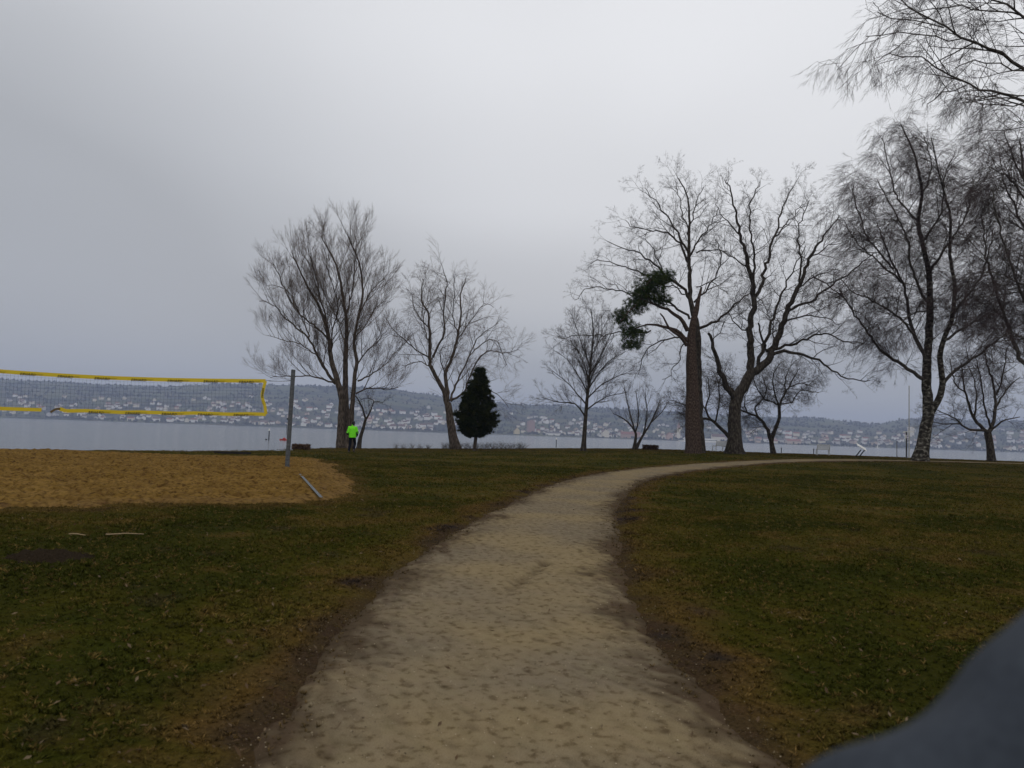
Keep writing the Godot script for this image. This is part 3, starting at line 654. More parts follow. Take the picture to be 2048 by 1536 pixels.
# ---------------------------------------------------------------- smooth bodies from bones
class Field:
	var lo: Vector3
	var cell: float
	var nx: int
	var ny: int
	var nz: int
	var d := PackedFloat32Array()
	func _init(a: Vector3, b: Vector3, c: float) -> void:
		lo = a
		cell = c
		nx = int((b.x - a.x) / c) + 2
		ny = int((b.y - a.y) / c) + 2
		nz = int((b.z - a.z) / c) + 2
		d.resize(nx * ny * nz)
		d.fill(1.0)
	func bone(a: Vector3, b: Vector3, ra: float, rb: float, k := 0.04, squash := Vector3.ONE) -> void:
		var big := maxf(ra, rb) * maxf(squash.x, maxf(squash.y, squash.z)) + k * 1.5 + cell * 2.0
		var p0 := ((a.min(b) - Vector3.ONE * big - lo) / cell).floor()
		var p1 := ((a.max(b) + Vector3.ONE * big - lo) / cell).ceil()
		var ab := (b - a) / squash
		var ll := maxf(ab.length_squared(), 1e-9)
		for z in range(maxi(0, int(p0.z)), mini(nz, int(p1.z) + 1)):
			for y in range(maxi(0, int(p0.y)), mini(ny, int(p1.y) + 1)):
				for x in range(maxi(0, int(p0.x)), mini(nx, int(p1.x) + 1)):
					var p := (lo + Vector3(x, y, z) * cell - a) / squash
					var t := clampf(p.dot(ab) / ll, 0.0, 1.0)
					var e := (p - ab * t).length() - lerpf(ra, rb, t)
					var at := (z * ny + y) * nx + x
					var o := d[at]
					var h := clampf(0.5 + 0.5 * (o - e) / k, 0.0, 1.0)
					d[at] = lerpf(o, e, h) - k * h * (1.0 - h)
	func cut_below(y0: float) -> void:
		for z in nz:
			for y in ny:
				for x in nx:
					var at := (z * ny + y) * nx + x
					d[at] = maxf(d[at], y0 - (lo.y + y * cell))
	func cut_above(y0: float) -> void:
		for z in nz:
			for y in ny:
				for x in nx:
					var at := (z * ny + y) * nx + x
					d[at] = maxf(d[at], lo.y + y * cell - y0)
	func fold(f: FastNoiseLite, amount: float) -> void:
		for z in nz:
			for y in ny:
				for x in nx:
					var at := (z * ny + y) * nx + x
					if absf(d[at]) < 0.1:
						var p := lo + Vector3(x, y, z) * cell
						d[at] += f.get_noise_3d(p.x * 210.0, p.y * 300.0, p.z * 210.0) * amount
	func mesh() -> Buf:
		var b := Buf.new()
		var index := PackedInt32Array()
		index.resize(d.size())
		index.fill(-1)
		var off := [0, 1, nx, nx + 1, nx * ny, nx * ny + 1, nx * ny + nx, nx * ny + nx + 1]
		var ends := [[0, 1], [2, 3], [4, 5], [6, 7], [0, 2], [1, 3], [4, 6], [5, 7], [0, 4], [1, 5], [2, 6], [3, 7]]
		for z in nz - 1:
			for y in ny - 1:
				for x in nx - 1:
					var at := (z * ny + y) * nx + x
					var inside := 0
					for c in 8:
						if d[at + off[c]] < 0.0:
							inside += 1
					if inside == 0 or inside == 8:
						continue
					var sum := Vector3.ZERO
					var hits := 0
					for e in ends:
						var va := d[at + off[e[0]]]
						var vb := d[at + off[e[1]]]
						if (va < 0.0) != (vb < 0.0):
							var t := va / (va - vb)
							var pa := Vector3(e[0] & 1, (e[0] >> 1) & 1, e[0] >> 2)
							var pb := Vector3(e[1] & 1, (e[1] >> 1) & 1, e[1] >> 2)
							sum += pa.lerp(pb, t)
							hits += 1
					index[at] = b.v.size()
					b.v.append(lo + (Vector3(x, y, z) + sum / hits) * cell)
					var g := Vector3(d[at + 1] - d[at] + d[at + off[7]] - d[at + off[6]], d[at + nx] - d[at] + d[at + off[7]] - d[at + off[5]], d[at + off[4]] - d[at] + d[at + off[7]] - d[at + off[3]])
					b.n.append(g.normalized())
		var strides := [1, nx, nx * ny]
		for z in range(1, nz - 1):
			for y in range(1, ny - 1):
				for x in range(1, nx - 1):
					var at := (z * ny + y) * nx + x
					for axis in 3:
						var a: bool = d[at] < 0.0
						if a == (d[at + strides[axis]] < 0.0):
							continue
						var s1: int = strides[(axis + 1) % 3]
						var s2: int = strides[(axis + 2) % 3]
						var q := [index[at], index[at - s1], index[at - s1 - s2], index[at - s2]]
						if q.min() < 0:
							continue
						if a:
							q.reverse()
						b.i.append_array(PackedInt32Array([q[0], q[1], q[2], q[0], q[2], q[3]]))
		return b

func hand_buf() -> Buf:
	# right hand, wrist at the origin, fingers along -y, palm towards -z, a little curled; one palm, four fingers, a thumb from the side
	var f := Field.new(Vector3(-0.09, -0.22, -0.09), Vector3(0.09, 0.04, 0.06), 0.005)
	f.bone(Vector3(0, 0.02, 0), Vector3(0, -0.03, 0), 0.026, 0.026, 0.01)
	f.bone(Vector3(-0.022, -0.03, 0), Vector3(-0.028, -0.085, 0), 0.017, 0.014, 0.012)
	f.bone(Vector3(0.022, -0.03, 0), Vector3(0.028, -0.085, 0), 0.017, 0.014, 0.012)
	f.bone(Vector3(0, -0.03, 0), Vector3(0, -0.09, 0), 0.017, 0.014, 0.012)
	var len := [0.066, 0.078, 0.074, 0.058]
	for q in 4:
		var x := -0.032 + 0.0213 * q
		var a := Vector3(x, -0.088, 0)
		var b := a + Vector3(0, -len[q] * 0.45, -0.012)
		var c := b + Vector3(0, -len[q] * 0.28, -0.022)
		var e := c + Vector3(0, -len[q] * 0.08, -0.022)
		f.bone(a, b, 0.0095, 0.0088, 0.004)
		f.bone(b, c, 0.0088, 0.008, 0.003)
		f.bone(c, e, 0.008, 0.007, 0.003)
	f.bone(Vector3(-0.022, -0.03, -0.004), Vector3(-0.052, -0.06, -0.022), 0.013, 0.0105, 0.008)
	f.bone(Vector3(-0.052, -0.06, -0.022), Vector3(-0.056, -0.095, -0.034), 0.0105, 0.0085, 0.003)
	return f.mesh()

func head_buf() -> Buf:
	# centre of the head at the origin, face towards -z
	var f := Field.new(Vector3(-0.12, -0.22, -0.15), Vector3(0.12, 0.15, 0.14), 0.008)
	f.bone(Vector3(0, 0.03, 0.015), Vector3(0, 0.03, 0.03), 0.092, 0.09, 0.03, Vector3(0.86, 1.05, 1.08))
	f.bone(Vector3(0, -0.03, -0.03), Vector3(0, -0.085, -0.055), 0.062, 0.035, 0.04)
	f.bone(Vector3(0, -0.02, -0.095), Vector3(0, -0.045, -0.112), 0.009, 0.014, 0.012)
	for s in [-1, 1]:
		f.bone(Vector3(0.078 * s, -0.005, 0.015), Vector3(0.083 * s, -0.04, 0.005), 0.014, 0.01, 0.008, Vector3(0.6, 1, 1))
		f.bone(Vector3(0.02 * s, 0.022, -0.088), Vector3(0.045 * s, 0.024, -0.08), 0.009, 0.009, 0.01)
		f.bone(Vector3(0, -0.073, -0.089), Vector3(0.022 * s, -0.073, -0.08), 0.008, 0.006, 0.006)
	f.bone(Vector3(0, -0.06, 0.03), Vector3(0, -0.2, 0.045), 0.058, 0.06, 0.03)
	return f.mesh()

# pose: joint name -> place; a clothed figure facing -z with its feet at y 0
func person(label: String, where: Vector3, turn: float, size: float, p: Dictionary, cloth: Dictionary) -> Node3D:
	var o := thing("person", label, "person", where, turn)
	o.scale = Vector3.ONE * size
	var lo := Vector3(-0.55, -0.05, -0.5)
	var hi := Vector3(0.55, 1.9, 0.5)
	var f := Field.new(lo, hi, 0.022)
	f.bone(p.pelvis + Vector3(-0.05, 0, 0), p.pelvis + Vector3(0.05, 0, 0), 0.11, 0.11)
	for s in [-0.06, 0.06]:
		f.bone(p.pelvis + Vector3(s * 0.6, 0, 0), p.chest + Vector3(s, 0, 0), 0.095, 0.115)
	f.bone(p.chest, p.neck, 0.09, 0.06)
	f.bone(p.neck, p.head, 0.055, 0.05)
	for s in ["l", "r"]:
		f.bone(p.chest + Vector3(0, 0.08, 0), p["shoulder_" + s], 0.07, 0.06)
		f.bone(p["shoulder_" + s], p["elbow_" + s], 0.05, 0.038)
		f.bone(p["elbow_" + s], p["wrist_" + s], 0.038, 0.027)
		f.bone(p["hip_" + s], p["knee_" + s], 0.085, 0.055)
		f.bone(p["knee_" + s], p["knee_" + s].lerp(p["ankle_" + s], 0.35), 0.052, 0.054)
		f.bone(p["knee_" + s].lerp(p["ankle_" + s], 0.35), p["ankle_" + s], 0.054, 0.036)
	var b := f.mesh()
	var hand := hand_buf()
	for s in ["l", "r"]:
		var down: Vector3 = (p["elbow_" + s] - p["wrist_" + s]).normalized()
		var across := down.cross(Vector3(0, 0, 1) if absf(down.z) < 0.8 else Vector3.UP).normalized()
		var m := -1.0 if s == "l" else 1.0
		b.add(hand, Transform3D(Basis(across * m, down, across.cross(down)), p["wrist_" + s]))
	b.add(head_buf(), Transform3D(Basis(Vector3.UP, p.get("look", 0.0)), p.head))
	part("body", b.mesh(), cloth.skin, o)
	# trousers
	f = Field.new(lo, Vector3(0.55, 1.15, 0.5), 0.02)
	f.bone(p.pelvis + Vector3(-0.05, -0.03, 0), p.pelvis + Vector3(0.05, -0.03, 0), 0.105, 0.105)
	for s in ["l", "r"]:
		f.bone(p["hip_" + s], p["knee_" + s], 0.1, 0.072, 0.03)
		f.bone(p["knee_" + s], p["ankle_" + s], 0.072, 0.058, 0.03)
	f.fold(fine, 0.008)
	part("trousers", f.mesh().mesh(), cloth.trousers, o)
	# jacket
	var low: float = p.pelvis.y - 0.12
	f = Field.new(Vector3(lo.x, low - 0.08, lo.z), Vector3(hi.x, 1.65, hi.z), cloth.get("cell", 0.02))
	for s in [-0.07, 0.07]:
		f.bone(Vector3(p.pelvis.x + s, low - 0.05, p.pelvis.z), p.chest + Vector3(s * 1.1, 0.02, 0), 0.125, 0.135, 0.06)
	f.bone(p.chest + Vector3(0, 0.1, 0), p.neck + Vector3(0, 0.02, 0), 0.1, 0.066, 0.05)
	for s in ["l", "r"]:
		f.bone(p.chest + Vector3(0, 0.1, 0), p["shoulder_" + s], 0.085, 0.078, 0.05)
		f.bone(p["shoulder_" + s], p["elbow_" + s], 0.075, 0.06, 0.035)
		f.bone(p["elbow_" + s], p["wrist_" + s], 0.06, 0.045, 0.025)
	f.fold(fine, cloth.get("folds", 0.012))
	f.cut_below(low)
	var jacket := part("jacket", f.mesh().mesh(), cloth.jacket, o)
	# collar
	f = Field.new(p.neck - Vector3.ONE * 0.14, p.neck + Vector3.ONE * 0.16, 0.014)
	f.bone(p.neck + Vector3(0, -0.03, 0), p.neck + Vector3(0, 0.045, 0.0), 0.078, 0.074, 0.02)
	part("collar", f.mesh().mesh(), cloth.jacket, jacket)
	if cloth.has("trim"):
		f = Field.new(Vector3(lo.x, 0.8, lo.z), Vector3(hi.x, 1.5, hi.z), 0.02)
		for s in ["l", "r"]:
			f.bone(p["shoulder_" + s].lerp(p["elbow_" + s], 0.8), p["elbow_" + s], 0.063, 0.063, 0.02)
			f.bone(p["elbow_" + s], p["wrist_" + s], 0.063, 0.05, 0.02)
		part("sleeve_panel", f.mesh().mesh(), cloth.trim, jacket)
	# hair
	f = Field.new(p.head - Vector3.ONE * 0.16, p.head + Vector3.ONE * 0.18, 0.012)
	f.bone(p.head + Vector3(0, 0.045, 0.035), p.head + Vector3(0, 0.03, 0.045), 0.098, 0.094, 0.03, Vector3(0.92, 1.08, 1.08))
	f.bone(p.head + Vector3(0, -0.02, 0.06), p.head + Vector3(0, -0.06, 0.06), 0.072, 0.06, 0.03)
	f.fold(fine, 0.01)
	part("hair", f.mesh().mesh(), cloth.hair, o)
	for s in ["l", "r"]:
		var a: Vector3 = p["ankle_" + s]
		f = Field.new(a + Vector3(-0.12, -0.14, -0.3), a + Vector3(0.12, 0.12, 0.2), 0.014)
		var toe: Vector3 = p.get("toe_" + s, a + Vector3(0, -0.045, -0.17))
		f.bone(a + Vector3(0, -0.035, 0.035), toe, 0.045, 0.036, 0.03)
		f.bone(a + Vector3(0, 0.02, 0.01), a + Vector3(0, -0.02, 0), 0.045, 0.045, 0.03)
		part("shoe", f.mesh().mesh(), cloth.shoe, o)
	return o

# ---------------------------------------------------------------- the far shore
# the smaller houses between and above, too many to tell apart
func more_houses(quarters: Array, placed: Array, walls: Array, roofs: Array) -> void:
	for m in 3:
		var mesh := ArrayMesh.new()
		for s in [gable_wall(11, 7, 14, 3.5), gable_roof(11, 7, 14, 3.5)]:
			mesh.add_surface_from_arrays(Mesh.PRIMITIVE_TRIANGLES, s.surface_get_arrays(0))
		mesh.surface_set_material(0, walls[[0, 1, 2][m]])
		mesh.surface_set_material(1, roofs[[0, 3, 2][m]])
		var where := []
		for k in 210:
			var q: Array = quarters[rng.randi() % quarters.size()]
			var a := rng.randf_range(q[0] - 0.02, q[1] + 0.03)
			var d: float = SHORE + 40.0 + q[2] + (q[3] + 130 - q[2]) * pow(rng.randf(), 1.1)
			var p := far_point(a, d)
			var clear := noise.get_noise_2d(p.x * 0.8, p.z * 0.8 + 500.0) > -0.02
			for o in placed:
				if Vector2(p.x - o.x, p.z - o.z).length() < 15.0:
					clear = false
					break
			if not clear:
				continue
			placed.append(p)
			var sc := rng.randf_range(0.75, 1.15)
			where.append(Transform3D(Basis(Vector3.UP, rng.randf() * TAU).scaled(Vector3.ONE * sc), p))
		var o := scatter("far_houses" if m == 0 else "far_houses_%03d" % m, mesh, null, where, PackedColorArray(), self)
		tag(o, ["remaining small white houses of the far town", "remaining small cream houses of the far town", "remaining small grey houses of the far town"][m], "houses")

const RIDGE := [Vector2(-1.2, 66), Vector2(-0.66, 74), Vector2(-0.47, 71), Vector2(-0.34, 82), Vector2(-0.17, 84), Vector2(-0.11, 74), Vector2(-0.08, 68), Vector2(-0.015, 61), Vector2(0.03, 60), Vector2(0.18, 57), Vector2(0.31, 51), Vector2(0.37, 53), Vector2(0.47, 46), Vector2(0.52, 58), Vector2(0.66, 60), Vector2(1.2, 64)]
const GLOOM := [Vector2(-90, 0.38), Vector2(-2, 0.38), Vector2(4, 0.51), Vector2(10, 0.68), Vector2(17, 0.785), Vector2(29, 0.84), Vector2(90, 0.84)]
const SHORE := 2400.0
const CREST := 3700.0

func ridge(a: float) -> float:
	for k in RIDGE.size() - 1:
		if a <= RIDGE[k + 1].x:
			return lerpf(RIDGE[k].y, RIDGE[k + 1].y, ss(RIDGE[k].x, RIDGE[k + 1].x, a))
	return RIDGE[-1].y

func far_ground(x: float, d: float) -> float:
	var shore := SHORE + 60.0 * noise.get_noise_2d(x * 0.12, 7.0)
	var t := (d - shore) / (CREST - shore)
	var top := ridge(x / d) / 1547.0 * CREST
	if t < 0.0:
		return WATER_Y + t * 60.0
	var f := 0.025 * ss(0.0, 0.02, t) + 0.475 * ss(0.02, 0.48, t) + 0.5 * ss(0.3, 1.0, t)
	return WATER_Y + top * (f - maxf(0.0, t - 1.0) * 0.7) + 5.0 * noise.get_noise_2d(x * 0.4, d * 0.4) * ss(0.0, 0.2, t)

func far_point(a: float, d: float) -> Vector3:
	return Vector3(a * d, far_ground(a * d, d), -d)

func gable_wall(w: float, h: float, l: float, rise: float) -> ArrayMesh:
	var b := Buf.new()
	b.box(Vector3(-w / 2, -3, -l / 2), Vector3(w / 2, h, l / 2))
	for s in [-1.0, 1.0]:
		var p := [Vector3(-w / 2, h, s * l / 2), Vector3(0, h + rise, s * l / 2), Vector3(w / 2, h, s * l / 2)]
		if s < 0:
			p.reverse()
		b.tri(p[0], p[1], p[2])
	return b.mesh()

func gable_roof(w: float, h: float, l: float, rise: float) -> ArrayMesh:
	var b := Buf.new()
	var e := 0.7
	var k := rise / (w / 2)
	for s in [-1.0, 1.0]:
		var lo := Vector3(s * (w / 2 + e), h - e * k + 0.35, 0)
		var hi := Vector3(0, h + rise + 0.35, 0)
		var f := Vector3(0, 0, l / 2 + e)
		var t := Vector3(0, -0.3, 0)
		if s > 0:
			b.quad(lo + f, hi + f, hi - f, lo - f)
			b.quad(lo + f + t, lo - f + t, hi - f + t, hi + f + t)
		else:
			b.quad(lo - f, hi - f, hi + f, lo + f)
			b.quad(lo - f + t, lo + f + t, hi + f + t, hi - f + t)
		for g in [f, -f]:
			b.quad(lo + g, hi + g, hi + g + t, lo + g + t)
	return b.mesh()

func house(called: String, label: String, group: String, where: Vector3, turn: float, w: float, h: float, l: float, rise: float, wall: Material, roof: Material) -> Node3D:
	var o := thing(called, label, "house", where, turn, group)
	part("wall", gable_wall(w, h, l, rise), wall, o)
	part("roof", gable_roof(w, h, l, rise), roof, o)
	return o

func crown_lump(tall: float, sd: int) -> ArrayMesh:
	var s := SphereMesh.new()
	s.radial_segments = 9
	s.rings = 6
	var a := s.get_mesh_arrays()
	var b := Buf.new()
	var v: PackedVector3Array = a[Mesh.ARRAY_VERTEX]
	var ix: PackedInt32Array = a[Mesh.ARRAY_INDEX]
	var w := PackedVector3Array()
	for p in v:
		var q := p * (1.0 + 0.75 * noise.get_noise_3d(p.x * 190.0 + sd * 50.0, p.y * 190.0, p.z * 190.0)) * 1.1
		q.y = q.y * tall + 0.45 * tall
		w.append(q)
	for k in range(0, ix.size(), 3):
		b.tri(w[ix[k]], w[ix[k + 1]], w[ix[k + 2]])
	return b.mesh()

# ---------------------------------------------------------------- the scene
func _ready() -> void:
	rng.seed = 20
	noise.seed = 4
	noise.frequency = 0.01
	noise.fractal_octaves = 3
	fine.seed = 9
	fine.frequency = 0.03
	fine.fractal_octaves = 2

	# camera: a phone held at about 1.45 m, tipped up 3.7 degrees and tilted 2 degrees
	var cam := Camera3D.new()
	cam.name = "camera"
	add_child(cam)
	var at := CameraAttributesPhysical.new()
	at.frustum_focal_length = 24.17
	at.frustum_near = 0.05
	at.frustum_far = 15000.0
	at.frustum_focus_distance = 40.0
	at.exposure_aperture = 3.2
	cam.attributes = at
	cam.position = Vector3(0, 1.45, 0)
	cam.basis = Basis(Vector3.RIGHT, deg_to_rad(3.70)) * Basis(Vector3.BACK, deg_to_rad(1.95))
	cam.far = 15000.0
	cam.current = true

	# sky: one overcast sheet, dull towards the horizon, a heavier bank of cloud to the left over the lake
	var env := Environment.new()
	env.background_mode = Environment.BG_SKY
	env.tonemap_mode = Environment.TONE_MAPPER_LINEAR
	env.tonemap_exposure = 1.0
	env.sdfgi_enabled = true
	env.ssao_enabled = true
	env.ssil_enabled = true
	env.fog_enabled = true
	env.fog_density = 0.00021
	env.fog_light_color = Color(0.80, 0.86, 1.0)
	var pic := Image.create(512, 256, false, Image.FORMAT_RGBF)
	for y in 256:
		for x in 512:
			var up := PI / 2 - PI * (y + 0.5) / 256.0
			var az := wrapf(TAU * (x + 0.5) / 512.0, -PI, PI)
			var dir := Vector3(sin(az) * cos(up), sin(up), -cos(az) * cos(up))
			var e := rad_to_deg(up) + 5.0 * noise.get_noise_3d(dir.x * 90, dir.y * 160, dir.z * 90)
			# brightness of the cloud sheet by height above the horizon, then the heavier banks to the left and, lower, to the right
			var v := 0.84
			for k in GLOOM.size() - 1:
				if e < GLOOM[k + 1].x:
					v = lerpf(GLOOM[k].y, GLOOM[k + 1].y, ss(GLOOM[k].x, GLOOM[k + 1].x, e))
					break
			var west := exp(-pow((az + 0.78) / 0.6, 2.0)) * (1.0 - ss(10, 42, e))
			var east := exp(-pow((az - 0.8) / 0.6, 2.0)) * (1.0 - ss(4, 15, e))
			v = maxf(v * (1.0 - 0.53 * west - 0.35 * east), 0.44)
			v *= 1.0 + 0.08 * noise.get_noise_3d(dir.x * 140 + 30, dir.y * 240, dir.z * 140)
			var cool := maxf(1.0 - ss(3, 12, e), west * 0.9)
			pic.set_pixel(x, y, Color(v * lerpf(0.99, 0.955, cool), v, v * lerpf(1.03, 1.075, cool)))
	var sky_mat := PanoramaSkyMaterial.new()
	sky_mat.panorama = ImageTexture.create_from_image(pic)
	var sky := Sky.new()
	sky.sky_material = sky_mat
	env.sky = sky
	var we := WorldEnvironment.new()
	we.name = "environment"
	we.environment = env
	add_child(we)
	var sun := DirectionalLight3D.new()
	sun.name = "sun"
	sun.light_energy = 0.15
	sun.light_angular_distance = 40.0
	sun.light_color = Color(1.0, 0.97, 0.93)
	sun.shadow_enabled = true
	sun.rotation_degrees = Vector3(-58, 25, 0)
	add_child(sun)

	materials()
	var left := PackedVector2Array([Vector2(-1.15, -3.8)])
	left.append_array(PackedVector2Array(PATH_LEFT))
	left.append_array(PackedVector2Array([Vector2(21.5, 46.0), Vector2(30, 50), Vector2(48, 54)]))
	var right := PackedVector2Array([Vector2(1.3, -3.8)])
	right.append_array(PackedVector2Array(PATH_RIGHT))
	right.append_array(PackedVector2Array([Vector2(20.6, 43.0), Vector2(30, 47.4), Vector2(48, 51.2)]))
	var ring := left.duplicate()
	var back := right.duplicate()
	back.reverse()
	ring.append_array(back)
	path_grid = fill_grid(PG, ring)
	court_grid = fill_grid(CG, PackedVector2Array(COURT))
	build_ground(left, right)
	build_lake()
	build_far_shore()
	build_trees()
	build_court()
	build_park()
	build_people()
	build_litter()

func materials() -> void:
	M.grass = grained([[0.0, 0.5, 0.5, 0.5], [0.5, 0.9, 0.9, 0.9], [1.0, 1.5, 1.5, 1.4]], 0.06, 0.9, 1.5, 1.0, 3, true)
	M.path = grained([[0.0, 0.4, 0.37, 0.33], [0.22, 0.68, 0.65, 0.61], [0.36, 0.92, 0.91, 0.9], [0.6, 1.0, 1.0, 1.0], [1.0, 1.2, 1.19, 1.15]], 0.022, 0.85, 0.35, 1.0, 5, true, 5)
	M.path.metallic_specular = 0.1
	M.sand = grained([[0.0, 0.3, 0.27, 0.24], [0.34, 0.55, 0.52, 0.48], [0.46, 0.95, 0.95, 0.95], [1.0, 1.25, 1.25, 1.25]], 0.03, 0.55, 1.5, 1.0, 6, true, 5)
	M.grass.metallic_specular = 0.08
	M.sand.metallic_specular = 0.1
	speckle(M.path, [[0.0, 0.5, 0.48, 0.45], [0.4, 0.8, 0.79, 0.78], [0.6, 0.95, 0.95, 0.94], [1.0, 1.0, 1.0, 1.0]], 0.11, 1.9, 81)
	speckle(M.sand, [[0.0, 0.5, 0.48, 0.45], [0.4, 0.85, 0.84, 0.83], [1.0, 1.0, 1.0, 1.0]], 0.1, 1.6, 82)
	M.blades = StandardMaterial3D.new()
	M.blades.vertex_color_use_as_albedo = true
	M.blades.roughness = 0.9
	M.blades.metallic_specular = 0.06
	M.blades.backlight_enabled = true
	M.blades.backlight = Color(0.25, 0.3, 0.1)
	M.bark_willow = grained([[0.3, 0.035, 0.028, 0.022], [0.6, 0.10, 0.078, 0.06], [0.8, 0.15, 0.12, 0.10]], 0.03, 1.3, 3.0, 1.0, 11)
	M.bark_willow.uv1_scale = Vector3(0.6, 0.14, 0.6)
	M.bark_oak = grained([[0.3, 0.025, 0.021, 0.017], [0.6, 0.065, 0.054, 0.044], [0.8, 0.10, 0.088, 0.07]], 0.03, 1.3, 3.0, 1.0, 12)
	M.bark_oak.uv1_scale = Vector3(0.6, 0.2, 0.6)
	M.bark_pine = grained([[0.3, 0.03, 0.021, 0.016], [0.5, 0.065, 0.045, 0.035], [0.75, 0.115, 0.084, 0.068]], 0.035, 1.3, 3.0, 1.0, 13)
	M.bark_pine.uv1_scale = Vector3(0.8, 0.3, 0.8)
	M.bark_birch = grained([[0.38, 0.022, 0.019, 0.015], [0.52, 0.05, 0.043, 0.034], [0.66, 0.12, 0.11, 0.09], [0.84, 0.34, 0.32, 0.28]], 0.02, 1.0, 2.0, 0.9, 14)
	M.bark_birch.uv1_scale = Vector3(0.33, 0.4, 0.33)
	M.limb_birch = grained([[0.3, 0.05, 0.043, 0.038], [0.6, 0.10, 0.088, 0.078], [0.8, 0.19, 0.175, 0.155]], 0.03, 0.5, 1.0, 1.0, 17)
	M.twig_willow = matte(0.10, 0.07, 0.05)
	M.twig_oak = matte(0.06, 0.048, 0.04)
	M.twig_birch = matte(0.055, 0.038, 0.036)
	M.twig_pale = matte(0.10, 0.08, 0.06)
	M.steel = grained([[0.3, 0.075, 0.08, 0.085], [0.7, 0.12, 0.125, 0.13]], 0.02, 1.0, 0.0, 0.6, 21)
	M.steel.metallic = 0.3
	M.yellow = matte(0.62, 0.47, 0.03, 0.7)
	M.black = matte(0.012, 0.012, 0.013, 0.7)
	M.cord = matte(0.02, 0.02, 0.022, 0.8)
	M.white = matte(0.7, 0.7, 0.68, 0.6)
	M.pale = matte(0.42, 0.42, 0.40, 0.6)

func grass_tone(x: float, d: float) -> Color:
	var p := path_dist(x, d)
	var c := court_dist(x, d)
	var n := noise.get_noise_2d(x * 22.0, d * 22.0)
	var n2 := noise.get_noise_2d(x * 95.0 + 300.0, d * 95.0)
	var green := Color(0.035, 0.038, 0.007)
	var olive := Color(0.070, 0.058, 0.011)
	var straw := Color(0.108, 0.066, 0.021)
	var soil := Color(0.048, 0.033, 0.020)
	var k := green.lerp(olive, clampf(0.5 + n * 1.6 + n2 * 0.6, 0.0, 1.0))
	var dead := ss(0.62, 0.08, p + n2 * 0.6 + n * 0.4) * 0.9
	dead = maxf(dead, 0.7 * ss(0.8, 0.1, c + n2 * 0.6))
	dead = maxf(dead, ss(0.22, 0.5, n2 + n * 0.4) * 0.5)
	dead = maxf(dead, 0.45 * ss(11.0, 4.0, bank_at(x) - d + 9.0 * n + 4.0 * n2))
	k = k.lerp(straw, dead)
	return k.lerp(soil, 0.8 * ss(0.25, 0.0, p + n2 * 0.4) + 0.5 * ss(0.38, 0.6, -n2 + n * 0.3))

